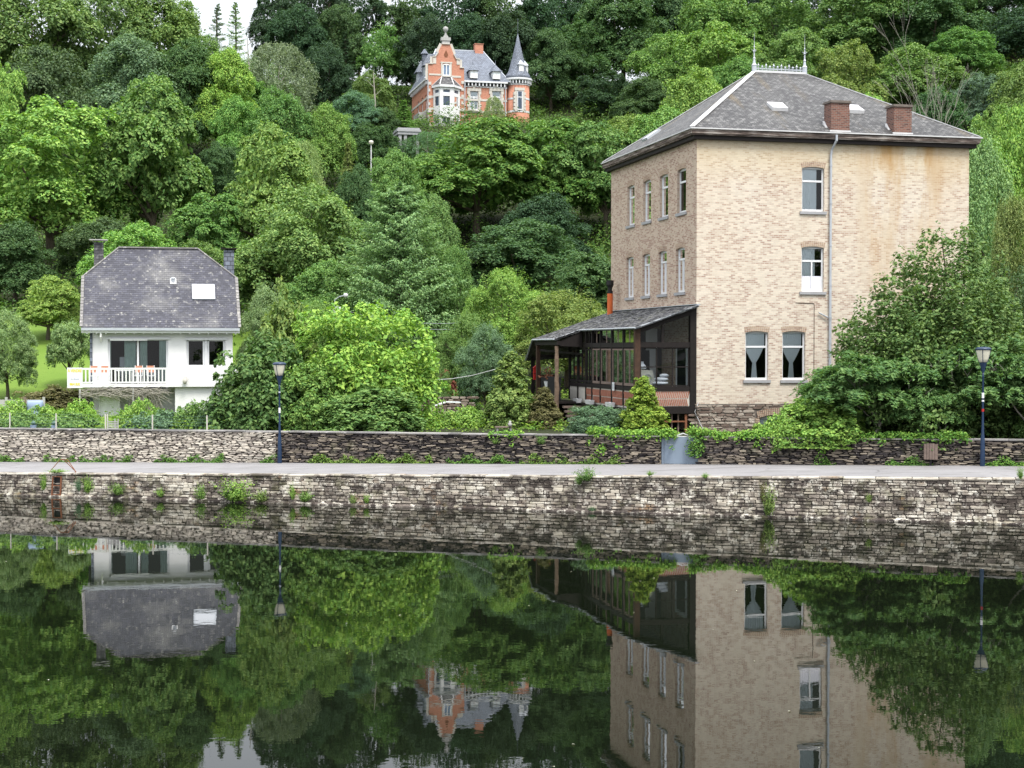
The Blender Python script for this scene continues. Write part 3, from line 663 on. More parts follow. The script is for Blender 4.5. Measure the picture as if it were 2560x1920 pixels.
# ------------------------------------------------------------ timber porch on its left side
def porch():
    root = empty("glazed_porch", BF.o, BF.a, "black timber glazed porch with sagging slate lean-to roof on the brick building's left side", "porch")
    zt, s = 7.9, (7.9-6.9)/2.93
    ZF = lambda u: zt + s*u                                  # u is negative going out
    U1, U2, V1, V2, V3, FL = -2.93, -4.25, 8.25, 12.7, 14.9, 3.42
    r = MB(); th = .09
    def slab(pts): r.hexa([(x, y, z-th) for x, y, z in pts], pts)
    slab([(U1, -.35, ZF(U1)), (-.02, -.35, zt), (-.02, V1, zt), (U1, V1, ZF(U1))])
    slab([(U2, V1+.002, ZF(U2)), (-.02, V1+.002, zt), (-.02, V2, zt), (U2, V2, ZF(U2))])
    r.hexa([(U2, V2+.002, ZF(U2)-th), (-.02, V2+.002, zt-th), (-1.0, V3, 5.6-th), (U2+.2, V3, 5.4-th)], [(U2, V2+.002, ZF(U2)), (-.02, V2+.002, zt), (-1.0, V3, 5.6), (U2+.2, V3, 5.4)])
    rf = r.build("roof", M['slate_dark'], root)
    tl_ = MB(); rg = random.Random(21); nrm = Vector((-s, 0, 1)).normalized()   # the slates themselves, lifting here and there
    for u_lo, va, vb in ((U1, -.36, V1), (U2, V1, V2)):
        u = u_lo - .03
        while u < -.10:
            v = va + rg.uniform(-.1, 0)
            while v < vb:
                wd = rg.uniform(.17, .27); ln = rg.uniform(.22, .26); e0 = rg.uniform(.012, .032) + (.03 if rg.random() < .04 else 0); du = rg.uniform(-.02, .02); tl_.tone = rg.random()
                A = [(u+du, v+.004, ZF(u+du)+e0), (u+du, min(v+wd, vb+.02)-.004, ZF(u+du)+e0+rg.uniform(-.004, .008)), (u+ln, min(v+wd, vb+.02)-.004, ZF(u+ln)+.004), (u+ln, v+.004, ZF(u+ln)+.004)]
                tl_.hexa([(x, y, z-.012) for x, y, z in A], A); v += wd
            u += .165
    tl_.build("roof_slate", M['porch_tile'], rf, fix=False)
    g = MB(); g.tube([(U1-.04, -.38, ZF(U1)-.02), (U1-.04, V1, ZF(U1)-.02), (U2-.04, V1+.1, ZF(U2)-.03), (U2-.04, V2, ZF(U2)-.03), (U2+.15, V3, 5.35)], .035, 8)
    g.bar((U1, -.37, ZF(U1)-.01), (0, -.37, zt), .02, .05); g.bar((-.05, -.36, zt+.03), (-.05, BD-.2, zt+.03), .18, .03); g.build("gutter", M['zinc'], rf)
    def part(name, mat, f): m = MB(); f(m); return m.build(name, M[mat], root)
    W = -2.80                                                # plane of the long glazed side
    def posts():
        vs = [0.06, 1.75, 3.5, 5.3, 6.7, 7.75, 9.2, 10.75]
        for i, v in enumerate(vs):
            wd = .24 if i == 0 else .12
            part("post", 'timber_brown' if i == 0 else 'timber', lambda m: m.box(W-.06, W-.06+wd, v-wd/2, v+wd/2, FL, ZF(W)-.1))
        return vs
    vs = posts()
    part("post", 'timber', lambda m: m.box(-.30, -.01, -.05, .19, FL-.05, zt-.12))
    part("beam", 'timber', lambda m: (m.box(W-.12, -.0, -.08, .2, FL-.32, FL-.02), m.box(W-.16, W+.12, .21, 10.9, FL-.42, FL-.12)))
    for z0_, z1_ in ((4.10, 4.30), (6.02, 6.26)):
        part("rail", 'timber', lambda m: m.box(W+.19, -.31, -.02, .16, z0_, z1_)); part("rail", 'timber', lambda m: m.box(W-.05, W+.05, .19, 10.7, z0_, z1_-.02))
    part("rafter", 'timber', lambda m: m.prism([(W+.15, ZF(W+.15)-.12), (-.30, ZF(-.3)-.12), (-.30, ZF(-.3)-.34), (W+.15, ZF(W+.15)-.34)], 'y', -.04, .16))
    def infill(m):                                           # bricks laid in leaning rows
        for v0, v1 in zip(vs, vs[1:]): m.box(W-.012, W+.03, v0+.07, v1-.07, FL-.10, 4.11)
        m.box(W+.2, -.31, .02, .06, FL, 4.10)
    part("brick_panel_back", 'stone_trim', infill)
    def lean(m):
        rg = random.Random(2)
        for row in (0, 1):
            z0 = FL+.02 + row*.34; x = W+.24
            while x < -.36:
                sh = .07 if row == 0 else -.07; m.tone = rg.random()
                m.hexa([(x, .0, z0), (x+.055, .0, z0), (x+.055, .03, z0), (x, .03, z0)], [(x-sh, .0, z0+.30), (x-sh+.055, .0, z0+.30), (x-sh+.055, .03, z0+.30), (x-sh, .03, z0+.30)]); x += .085
    def lean_side(m, a, b):
        for row in (0, 1):
            z0 = FL-.02 + row*.34; y = a + .14
            while y < b - .14:
                sh = .07 if row == 0 else -.07
                m.hexa([(W-.04, y, z0), (W-.012, y, z0), (W-.012, y+.055, z0), (W-.04, y+.055, z0)], [(W-.04, y-sh, z0+.30), (W-.012, y-sh, z0+.30), (W-.012, y-sh+.055, z0+.30), (W-.04, y-sh+.055, z0+.30)]); y += .095
    for a, b in zip(vs[:5], vs[1:6]): part("brick_panel", 'brick_lean', lambda m: lean_side(m, a, b))
    part("brick_panel", 'brick_lean', lean)
    # front glazing: three by two panes, and the slanting light above
    def fw(x0, x1, z0, z1, cols, rows, y, name="window"):
        m = MB(); t = .05
        for k in range(cols+1): x = x0 + (x1-x0)*k/cols; m.box(x-t/2, x+t/2, y-.03, y+.03, z0, z1)
        for k in range(rows+1):
            z = z0 + (z1-z0)*k/rows
            for c in range(cols): m.box(x0+(x1-x0)*c/cols+t/2, x0+(x1-x0)*(c+1)/cols-t/2, y-.025, y+.025, z-t/2, z+t/2)
        f = m.build(name, M['timber'], root); g = MB(); g.poly((x0, y, z0), (x1, y, z0), (x1, y, z1), (x0, y, z1)); g.build("pane", M['porch_glass'], f)
    fw(W+.22, -.34, 4.33, 6.0, 3, 2, .07)
    m = MB(); m.box(-1.62, -1.5, .03, .11, 6.27, ZF(-1.6)-.35); f_ = m.build("window", M['timber'], root)
    g = MB(); g.poly((W+.2, .07, 6.27), (-.31, .07, 6.27), (-.31, .07, ZF(-.31)-.34), (W+.2, .07, ZF(W+.2)-.34)); g.build("pane", M['porch_glass'], f_)
    for a, b in zip(vs, vs[1:]):                             # side: sliding pairs below, lights above
        m = MB(); t = .06; a0, b0 = a+.075, b-.075; mid = (a0+b0)/2
        for y in (a0, mid, b0): m.box(W-.03, W+.03, y-t/2, y+t/2, 4.31, 5.97)
        for y0, y1 in ((a0, mid), (mid, b0)): m.box(W-.025, W+.025, y0+t/2, y1-t/2, 4.31, 4.43); m.box(W-.025, W+.025, y0+t/2, y1-t/2, 5.9, 5.97)
        m.box(W-.02, W+.02, mid-.03, mid+.03, 6.25, ZF(W)-.12)
        f = m.build("window", M['grey_wood'] if a < 6 else M['timber'], root); g = MB()
        g.poly((W, a0, 4.31), (W, b0, 4.31), (W, b0, 5.97), (W, a0, 5.97))
        if a < 5: g.poly((W, a0, 6.25), (W, b0, 6.25), (W, b0, ZF(W)-.12), (W, a0, ZF(W)-.12))
        g.build("pane", M['porch_glass'], f)
    part("floor", 'timber', lambda m: (m.box(W+.13, -.02, .21, 10.7, FL-.12, FL-.03), m.box(-4.3, W-.17, 8.4, 14.6, FL-.15, FL-.05)))
    part("ceiling", 'timber', lambda m: m.hexa([(W+.1, .25, ZF(W+.1)-.17), (-.04, .25, zt-.17), (-.04, 12.5, zt-.17), (W+.1, 12.5, ZF(W+.1)-.17)], [(W+.1, .25, ZF(W+.1)-.12), (-.04, .25, zt-.12), (-.04, 12.5, zt-.12), (W+.1, 12.5, ZF(W+.1)-.12)]))
    part("partition", 'dark_room', lambda m: (m.box(W+.2, -.1, 4.4, 4.45, FL, 6.9), m.box(-1.9, -1.3, 2.6, 2.65, FL, 5.9), m.box(W+.1, -.02, 7.6, 7.65, FL, 6.7)))
    part("front_inner_wall", 'white', lambda m: m.box(-.9, -.35, 4.3, 4.36, FL, 6.9))
    part("lower_post", 'rust', lambda m: [m.box(x-.05, x+.05, -.02, .08, 1.9, FL-.33) for x in (-.48,)])
    part("lower_rail", 'rust', lambda m: m.box(-2.6, -.5, .0, .05, 2.72, 2.78))
    part("lower_post", 'grey_wood', lambda m: [m.box(x-.03, x+.03, .1, .16, 1.9, FL-.33) for x in (-1.5, -1.1, -.8)])
    part("back_panel", 'timber', lambda m: (m.box(W+.05, -.05, 2.2, 2.3, 1.8, FL-.13), m.box(-4.2, W, 11.2, 11.3, 1.9, FL-.16)))
    part("pier", 'brick_chim', lambda m: m.box(W-.1, W+.25, 6.4, 6.9, 1.9, FL-.43))
    q = BF.loc(1405, 1000, 0, -4.12)
    rp = MB(); rng = random.Random(8)
    rp.tube([(U2+.12+rng.uniform(-.015, .015), V1+.15, 1.9+i*.35) for i in range(13)], [.13-.003*i+rng.uniform(-.012, .012) for i in range(13)], 9); rp.build("rustic_post", M['rustic'], root)
    part("post", 'timber_brown', lambda m: m.box(U2+.12, U2+.30, 12.3, 12.5, 2.0, ZF(U2)-.1))
    part("post", 'timber', lambda m: m.box(U2+.4, U2+.58, 14.5, 14.7, 2.0, 5.5))
    part("beam", 'timber', lambda m: (m.box(U2+.1, U2+.25, V1, V2, ZF(U2)-.30, ZF(U2)-.10), m.prism([(U2+.26, ZF(U2)-.12), (W-.07, ZF(W)-.12), (W-.07, ZF(W)-.9), (U2+.26, ZF(U2)-.35)], 'y', V1+.05, V1+.12),
        m.bar((U2+.3, 12.4, 5.6), (W, 12.4, 5.6), .12), m.bar((W-.1, 8.4, 5.7), (U2+.3, 12.3, 5.9), .1)))
    part("balustrade", 'dark_room', lambda m: (m.box(U2+.3, U2+.38, 8.6, 12.2, FL, FL+1.15), m.box(U2+.3, W-.1, 12.55, 12.6, FL, FL+1.2)))
    part("stair", 'grey_wood', lambda m: [m.box(-3.9, W-.2, 7.9-.3*i, 8.2-.3*i, FL-.25-.21*i-.1, FL-.25-.21*i) for i in range(7)])
    fp = MB(); q = BF.loc(1525, 760, 0, -.45)
    fp.tube([(q.x, q.y, zt-.35), (q.x, q.y, zt+.9)], .145, 14); fl = fp.build("flue", M['orange'], root)
    fp = MB(); fp.tube([(q.x, q.y, zt+.9), (q.x, q.y, zt+1.05)], .14, 12); fp.tube([(q.x, q.y, zt+1.05), (q.x, q.y, zt+1.2), (q.x, q.y, zt+1.35)], [.10, .12, .20], 10); fp.tube([(q.x, q.y, zt+1.35), (q.x, q.y, zt+1.58)], .19, 10); fp.build("cowl", M['black'], fl)
porch()
def porch_things():
    def thing(name, u, v, z, label, cat, group=None):
        p = BF.o + BF.u*u + BF.v*v; return empty(name, (p.x, p.y, z), BF.a, label, cat, group)
    first = None
    for i, (px, lab) in enumerate(((1443, "white planter trough on the porch ledge nearest the stairs"), (1474, "white planter trough in the middle of the porch ledge"), (1525, "white planter trough on the porch ledge beside the golden conifer"))):
        q = BF.loc(px, 995, 0, -3.05)
        t = thing("planter_box", -3.05, q.y, 3.31, lab, "planter", "white planter troughs along the porch ledge")
        m = MB(); m.hexa([(-.09, -.38, 0), (.09, -.38, 0), (.09, .38, 0), (-.09, .38, 0)], [(-.12, -.42, .2), (.12, -.42, .2), (.12, .42, .2), (-.12, .42, .2)]); m.build("trough", M['upvc'], t)
        m = MB(); m.box(-.02, .02, -.3, -.27, .2, .24); m.box(-.02, .02, .27, .3, .2, .24); m.build("hook", M['black'], t)
    t = thing("thermometer_board", -2.90, 3.0, 4.05, "small white rectangular board fixed to a timber post of the porch", "board")
    m = MB(); m.box(-.03, 0, -.14, .14, 0, .38); m.build("board", M['upvc'], t); m = MB(); m.box(-.04, -.03, -.05, .05, .08, .3); m.build("scale", M['zinc'], t)
    t = thing("oil_lamp", -2.35, .5, 4.42, "white glass globe lamp standing inside the porch's front window", "lamp")
    m = MB(); m.lathe([(.02, .62), (.17, .66), (.20, .74), (.12, .84), (.06, .92), (.07, .98)], 14); m.build("shade", M['lace'], t)
    m = MB(); m.lathe([(.12, 0), (.12, .04), (.03, .1), (.03, .4), (.08, .5), (.03, .62)], 12); m.build("stand", M['black'], t)
    t = thing("round_mirror_frame", -2.2, .35, 4.36, "cream carved panel with round moulding leaning inside the porch window", "panel")
    m = MB(); m.prism([(-.28, 0), (.42, 0), (.28, .65), (-.24, .68)], 'y', 0, .05); m.build("panel", M['stone_trim'], t); m = MB()
    m.tube([(.05+.16*cos(a*pi/8), -.01, .28+.19*sin(a*pi/8)) for a in range(17)], .022, 6); m.build("moulding", M['sill'], t)
    t = thing("cushion", -1.45, .5, 4.36, "pile of pale lilac cushions inside the porch window", "cushion")
    m = MB()
    for k, (x, wd, h) in enumerate(((-.1, .42, .0), (-.02, .34, .17), (.12, .22, .33))): m.lathe([(wd*.5, h), (wd, h+.06), (wd*.9, h+.13), (wd*.4, h+.17)], 12, (x, 0, 0))
    m.build("pile", M['lace'], t, smooth=True)
    t = thing("flower_pot", -3.9, 11.0, 3.4, "white tapered flower pot holding an orange-brown plant under the porch roof", "flower pot")
    m = MB(); m.lathe([(.12, .55), (.2, .9), (.22, .92)], 12); m.build("pot", M['upvc'], t)
    m = MB(); rg = random.Random(4)
    for _ in range(60):
        a, e_, r_ = rg.uniform(0, 6.3), rg.uniform(.3, 1.3), rg.uniform(.2, .7); p = Vector((cos(a)*cos(e_)*r_*.7, sin(a)*cos(e_)*r_*.7, .95+sin(e_)*r_)); d = Vector((rg.uniform(-.09, .09), rg.uniform(-.09, .09), .05)); s_ = Vector((rg.uniform(-.04, .04), rg.uniform(-.04, .04), -.04))
        m.poly(p-d, p+s_, p+d, p-s_)
    m.build("plant", M['rust'], t, fix=False)
    t = thing("letter_box", -3.9, 13.2, 4.35, "red box hanging at the far end of the porch", "box")
    m = MB(); m.box(-.18, .18, -.1, .1, 0, .62); m.prism([(-.21, .62), (.21, .62), (0, .78)], 'y', -.12, .12); m.build("body", M['red'], t); m = MB(); m.box(-.2, .2, -.11, -.102, .3, .33); m.bar((0, 0, .78), (0, 0, 1.3), .02); m.build("hook", M['black'], t)
porch_things()
# ------------------------------------------------------------ white house with the balcony
HF0 = Frame(-23.23, 83.0, 13.5)
_o = HF0.o + HF0.u*.35 + HF0.v*.45; HF = Frame(_o.x, _o.y, 13.5)
def house():
    root = empty("white_house", HF.o, HF.a, "white rendered house with steep grey tiled roof, balcony and a for-sale board", "house")
    e = .45; ze = 7.12; R = 4.15; zr = 11.72; ul, ur = -.35, 8.08; kv = 2.42; kz = 9.98; r0, r1 = 1.57, 6.0; BK = 8.75
    ts = (zr-ze)/(R+e); zk = ze + ts*(kv+e); kb = 2*R - kv
    W0, W1 = .22, 7.72
    f = lambda px, py, v=0.0: HF.loc(px, py, 1, v)
    d = f(276, 955); d2 = f(415, 853.7); g = f(472, 914); g2 = f(508, 855); g3 = f(525, 914); g4 = f(558, 855)
    D = (d.x-.12, d2.x+.12, d.z-.5, d2.z+.10, 0); G = (g.x-.12, g4.x+.12, g.z-.12, g2.z+.10, 0)
    zb = f(250, 968, 0).z
    m = MB(); wall_holes(m, (W0, 0), (1, 0), W1-W0, 1.8, ze+.1, [(D[0]-W0, D[1]-W0) + D[2:], (G[0]-W0, G[1]-W0) + G[2:], (1.95, 2.62, 2.0, 3.55, 0)], .14, (0, 1))
    for x in (W0, W1):
        m.poly((x, 0, 1.8), (x, BK-.45, 1.8), (x, BK-.45, ze+.1), (x, 0, ze+.1)); m.poly((x, 0, ze+.1), (x, BK-.45, ze+.1), (x, kb, zk-.1), (x, kv, zk-.1))
    m.poly((W0, BK-.45, 1.8), (W1, BK-.45, 1.8), (W1, BK-.45, ze+.1), (W0, BK-.45, ze+.1))
    m.build("wall", M['white'], root, fix=False)
    m = MB(); m.box(W0-.14, W0-.005, -.06, BK-.5, 3.0, ze); m.build("slate_side", M['slate_blue'], root)
    m = MB(); th = Vector((0, 0, -.10))
    A, B, K1, K2, R0, R1 = (ul, -e, ze), (ur, -e, ze), (ur, kv, zk), (ul, kv, zk), (r0, R, zr), (r1, R, zr)
    A2, B2, K3, K4 = (ul, 2*R+e, ze), (ur, 2*R+e, ze), (ur, kb, zk), (ul, kb, zk)
    for face in ([A, B, K1, R1, R0, K2], [B2, A2, K4, R0, R1, K3], [K2, R0, K4], [K1, K3, R1]):
        m.poly(*face); m.poly(*[Vector(p)+th for p in face][::-1])
    for p, q in ((A, B), (B, K1), (K2, A), (A2, B2), (K3, B2), (K4, A2), (K1, K3), (K2, K4)):
        p, q = Vector(p), Vector(q); m.poly(p, q, q+th, p+th)
    rf = m.build("roof", M['slate_house'], root, fix=False)
    m = MB(); m.bar(Vector(R0)+Vector((0, 0, .03)), Vector(R1)+Vector((0, 0, .03)), .22, .08)
    rg = random.Random(6)
    for p, q in ((A, K2), (B, K1)):
        for i in range(16): t0, t1 = i/16, (i+1)/16-.008; P_, Q_ = Vector(p), Vector(q); up = Vector((0, 0, .03+rg.random()*.02)); m.bar(P_.lerp(Q_, t0)+up, P_.lerp(Q_, t1)+up, .16, .05)
    for p, q in ((K2, R0), (K1, R1)): m.bar(Vector(p)+Vector((0, 0, .02)), Vector(q)+Vector((0, 0, .02)), .10, .04)
    m.build("ridge_tile", M['cap'], rf)
    m = MB(); m.box(ul, ur, -e-.14, -e-.01, ze-.17, ze-.03); m.build("gutter", M['zinc'], root)
    m = MB(); m.box(ul, ur, -e-.02, -e+.02, ze-.30, ze-.18)
    for i in range(17): x = ul + .3 + i*.495; m.box(x-.04, x+.04, -e+.02, -.0, ze-.36, ze-.14)
    m.build("eaves_board", M['white'], root)
    m = MB(); m.tube([(W0+.45, -.42, ze-.2), (W0+.45, -.42, ze-.5), (W0+.45, -.12, ze-.75)], .06, 8); m.build("downpipe", M['white'], root)
    m = MB(); m.box(D[0]+.1, D[0]+2.1, -.14, -.0, ze-.72, ze-.60); m.build("awning_case", M['white'], root)
    w1 = window(root, (0, 0), (1, 0), (0, 1), D, fw=.11, transom=None, cols=(.495,), curtain='doors', sill=False, name="balcony_door")
    window(root, (0, 0), (1, 0), (0, 1), (G[0], (G[0]+G[1])/2-.05, G[2], G[3], 0), fw=.12, transom=None, sill=False)
    window(root, (0, 0), (1, 0), (0, 1), ((G[0]+G[1])/2+.05, G[1], G[2], G[3], 0), fw=.12, transom=None, sill=False)
    m = MB(); m.box((G[0]+G[1])/2-.05, (G[0]+G[1])/2+.05, .05, .18, G[2], G[3]); m.box(G[0]-.08, G[1]+.08, -.05, -.002, G[3]+.01, G[3]+.12); m.box(D[0]-.1, D[1]+.1, -.05, -.002, D[3]+.01, D[3]+.12); m.build("window_surround", M['upvc'], root)
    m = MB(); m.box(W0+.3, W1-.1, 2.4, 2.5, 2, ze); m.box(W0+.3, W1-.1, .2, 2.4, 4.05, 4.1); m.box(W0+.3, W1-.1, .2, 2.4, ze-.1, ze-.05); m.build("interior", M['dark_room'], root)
    m = MB(); m.box(3.0, 3.9, 1.2, 1.9, 4.1, 4.9); m.box(D[0]+.6, D[0]+1.3, 1.5, 1.6, 4.1, 5.5); m.build("furniture", M['curtain'], root)
    # chimneys
    c = f(247, 640, R+.6); z1 = f(247, 606, R+.6).z
    m = MB(); m.box(c.x-.26, c.x+.26, R+.3, R+.9, 9.5, z1); ch = m.build("chimney", M['slate_dark'], root); m = MB(); m.box(c.x-.5, c.x+.5, R+.1, R+1.1, z1+.09, z1+.15)
    for a in (-.3, .3): m.box(c.x+a-.04, c.x+a+.04, R+.4, R+.8, z1, z1+.09)
    m.build("chimney_cap", M['concrete'], ch)
    c = f(572, 660, R-.3); z1 = f(572, 626, R-.3).z
    m = MB(); m.box(c.x-.28, c.x+.28, R-.65, R+.05, 8.6, z1); ch = m.build("chimney", M['slate_blue'], root); m = MB(); m.box(c.x-.44, c.x+.44, R-.8, R+.2, z1+.06, z1+.11); m.box(c.x-.2, c.x+.2, R-.5, R-.1, z1, z1+.06)
    m.build("chimney_cap", M['timber'], ch)
    def on_roof(px, py):
        for i in range(400):
            v = -e + i*.012; q = f(px, py, v)
            if q.z <= ze+ts*(v+e): return q
    q0, q1 = on_roof(481, 750), on_roof(536, 714)
    F_ = lambda u, v, up: (u, v - up*.7, ze+ts*(v+e)+up*.7)
    m = MB(); m.hexa([F_(q0.x, q0.y, 0), F_(q1.x, q0.y, 0), F_(q1.x, q1.y, 0), F_(q0.x, q1.y, 0)], [F_(q0.x, q0.y, .1), F_(q1.x, q0.y, .1), F_(q1.x, q1.y, .1), F_(q0.x, q1.y, .1)])
    sk = m.build("skylight", M['zinc'], root); m = MB(); a = .09; m.poly(F_(q0.x+a, q0.y+a, .105), F_(q1.x-a, q0.y+a, .105), F_(q1.x-a, q1.y-a, .105), F_(q0.x+a, q1.y-a, .105)); m.build("pane", M['skylight'], sk)
    q = on_roof(433, 706); m = MB(); m.hexa([F_(q.x-.17, q.y-.12, 0), F_(q.x+.17, q.y-.12, 0), F_(q.x+.17, q.y+.2, 0), F_(q.x-.17, q.y+.2, 0)], [F_(q.x-.17, q.y-.12, .03), F_(q.x+.17, q.y-.12, .03), F_(q.x+.17, q.y+.2, .03), F_(q.x-.17, q.y+.2, .03)])
    vb = m.build("roof_vent", M['white_metal'], root); m = MB(); m.lathe([(.09, 0), (.09, .2), (.14, .22), (.1, .28)], 10, F_(q.x, q.y, 0)); m.build("vent_pipe", M['zinc'], vb)
    # balcony: slab, balustrade, closed white section to the right
    bv = -1.45; b0 = f(205, 940, bv).x; zt, zs = f(300, 919.5, bv).z, f(300, 957, bv).z; zu = f(300, 968, bv).z; b1 = f(366, 940, bv).x; b2 = W1+.2
    bx1 = f(422, 940, bv).x
    m = MB(); m.box(b0-.25, b2, bv, -.005, zu, zu+.16); sl = m.build("balcony", M['white'], root)
    m = MB(); m.box(b0-.2, bx1, bv+.02, bv+.08, zt-.10, zt); m.box(b0-.2, bx1, bv+.02, bv+.08, zs-.02, zs+.06); x = b0
    while x < bx1: m.box(x-.035, x+.035, bv+.03, bv+.07, zs+.06, zt-.1); x += .19
    for x in (b0-.2, bx1-.05): m.box(x-.04, x+.04, bv+.0, bv+.10, zu+.16, zt+.02)
    y = bv+.2
    while y < 0: m.box(b0-.2, b0-.16, y-.03, y+.03, zu+.16, zt-.06); y += .19
    m.box(b0-.22, b0-.14, bv+.1, 0, zt-.08, zt-.0)
    m.build("balustrade", M['white'], sl)
    m = MB(); m.box(bx1+.0, b2, bv+.02, bv+.12, zu+.165, zt-.02); m.build("parapet", M['white'], sl)
    m = MB(); x0 = f(395, 1000, -.9).x; m.box(x0+.9, b2-.1, -1.2, -.01, 1.8, zu-.005); m.build("lower_wall", M['white'], root)
    m = MB(); a, b = f(250, 1045, -.6), f(300, 990, -.6); m.box(a.x, b.x, -.65, -.58, a.z-.2, b.z); m.box(a.x-.05, a.x, -.7, -.5, 2.0, b.z+.05); m.build("garden_door", M['upvc'], root)
    window(root, (0, 0), (1, 0), (0, 1), (W0+1.95, W0+2.62, 2.0, 3.55, 0), transom=None, curtain='full', sill=False)
    m = MB(); m.tube([(W0+4.4, -.3, 2.0), (W0+4.4, -.3, zu)], .06, 8); m.build("support_post", M['white'], root)
    return zu, zt, bv
HZU, HZT, HBV = house()
def text_obj(name, body, size, mat, loc, rot, parent, ext=.004, sx=1.0, shear=0):
    c = bpy.data.curves.new(name+'_outline', 'FONT'); c.body = body; c.size = size; c.extrude = ext; c.align_x = 'CENTER'; c.align_y = 'CENTER'; c.shear = shear; c.offset = .006 if size > .14 else 0
    tmp = bpy.data.objects.new(name+'_outline', c); sc.collection.objects.link(tmp); bpy.context.view_layer.update()
    me = bpy.data.meshes.new_from_object(tmp.evaluated_get(bpy.context.evaluated_depsgraph_get())); bpy.data.objects.remove(tmp); me.materials.clear(); me.materials.append(M[mat]); me.name = name
    o = link(name, me, parent); o.location = loc; o.rotation_euler = rot; o.scale = (sx, 1, 1); return o
def house_things():
    q0, q1 = HF.loc(168, 970, 1, HBV-.03), HF.loc(206, 919, 1, HBV-.03); wd = q1.x-q0.x; hh = q1.z-q0.z
    p = HF.o + HF.u*(q0.x+q1.x)/2 + HF.v*(HBV-.03)
    t = empty("for_sale_sign", (p.x, p.y, q0.z), HF.a, "white for-sale board with yellow lettering hung on the balcony's left end", "sign")
    m = MB(); m.box(-wd/2, wd/2, -.02, .02, 0, hh); m.build("board", M['upvc'], t)
    R_ = (pi/2, 0, 0)
    text_obj("lettering", "À VENDRE", .21, 'yellow', (0, -.026, hh*.84), R_, t, sx=.72)
    text_obj("lettering", "Sur Parcelle", .10, 'violet', (0, -.026, hh*.44), R_, t, shear=.2, sx=.9)
    text_obj("lettering", "080/41.82.82", .17, 'yellow', (0, -.026, hh*.18), R_, t, sx=.60)
    # chairs on the balcony
    def chair(u, v, rz, label):
        p = HF.o + HF.u*u + HF.v*v
        t = empty("balcony_chair", (p.x, p.y, HZU+.16), HF.a+rz, label, "chair", "chairs on the house balcony")
        m = MB(); m.box(-.22, .22, -.2, .22, .42, .46); m.build("seat", M['upvc'], t)
        m = MB(); m.box(-.22, .22, .2, .23, .62, .98); m.build("backrest", M['terracotta'], t)
        for x in (-.2, .2):
            m = MB(); m.bar((x, .21, 0), (x, .21, 1.0), .03); m.build("leg", M['upvc'], t)
            m = MB(); m.bar((x, -.18, 0), (x, -.18, .42), .03); m.build("leg", M['upvc'], t)
        return t
    for px, rz, lab in ((235, pi, "folding balcony chair next to the for-sale board"), (262, pi, "second balcony chair from the for-sale board"), (345, 2.9, "balcony chair in front of the left door pane"), (378, 3.3, "balcony chair in front of the right door pane")):
        q = HF.loc(px, 945, 1, HBV+.55); chair(q.x, HBV+.55, rz+pi, lab)
    q = HF.loc(310, 945, 1, HBV+.75); p = HF.o + HF.u*q.x + HF.v*(HBV+.8)
    t = empty("balcony_table", (p.x, p.y, HZU+.16), HF.a, "small white table among the chairs on the balcony", "table")
    m = MB(); m.box(-.5, .5, -.3, .3, .70, .74); m.build("tabletop", M['upvc'], t)
    for x in (-.42, .42):
        for y in (-.24, .24): m = MB(); m.box(x-.02, x+.02, y-.02, y+.02, 0, .7); m.build("leg", M['upvc'], t)
    q = HF.loc(462, 945, 1, HBV+.08); p = HF.o + HF.u*q.x + HF.v*(HBV-.16)
    t = empty("garden_ornament", (p.x, p.y, HZU+.16), HF.a, "small pale jug ornament on the outside ledge of the balcony parapet", "ornament")
    m = MB(); m.lathe([(.07, 0), (.12, .15), (.1, .28), (.05, .34), (.07, .42)], 12); m.build("jug", M['stone_trim'], t, smooth=True); m = MB(); m.tube([(.1, 0, .15), (.19, 0, .26), (.06, 0, .38)], .012, 6); m.build("handle", M['stone_trim'], t)
    # covered barbecue left of the house
    p = at(88, 1040, 73.0); z0 = 2.2
    t = empty("covered_grill", (p.x, p.y, z0), .2, "blue-grey cover draped over a garden grill behind the left hedge", "grill")
    m = MB(); n = 18
    def ring(w_, d_, z, f): return [(w_*(abs(cos(a))**.5)*(1 if cos(a) >= 0 else -1)*(1+f*sin(a*5)), d_*(abs(sin(a))**.5)*(1 if sin(a) >= 0 else -1)*(1+f*cos(a*7)), z) for a in [2*pi*k/n for k in range(n)]]
    rings = [ring(.48, .4, .0, .05), ring(.44, .36, .6, .04), ring(.36, .32, .98, .03), ring(.40, .33, 1.02, .02), ring(.36, .30, 1.22, .02), ring(.34, .25, 1.30, .02)]
    m.add([v for r in rings for v in r], [[i*n+k, i*n+(k+1) % n, (i+1)*n+(k+1) % n, (i+1)*n+k] for i in range(5) for k in range(n)] + [list(range(5*n, 6*n))])
    m.build("cover", M['cover'], t, smooth=True)
    for x in (-.3, .3): m = MB(); m.box(x-.03, x+.03, -.03, .03, -.15, .02); m.build("leg", M['black'], t)
    # low plank fence
    p = at(40, 1000, 80); z0 = terr(p.x, 80)-.1
    t = empty("plank_fence", (p.x, p.y, z0), .1, "pale concrete plank fence between the left hedge and the lawn", "fence")
    for i in range(4): m = MB(); m.box(-1.5+i*.95, -1.38+i*.95, -.06, .06, 0, 1.25); m.build("post", M['grey_wood'] if i == 2 else M['concrete'], t)
    m = MB()
    for i in range(3):
        for k in range(4): m.box(-1.37+i*.95, -.56+i*.95, -.02, .02, .1+k*.26, .34+k*.26)
    m.build("plank", M['concrete'], t)
house_things()

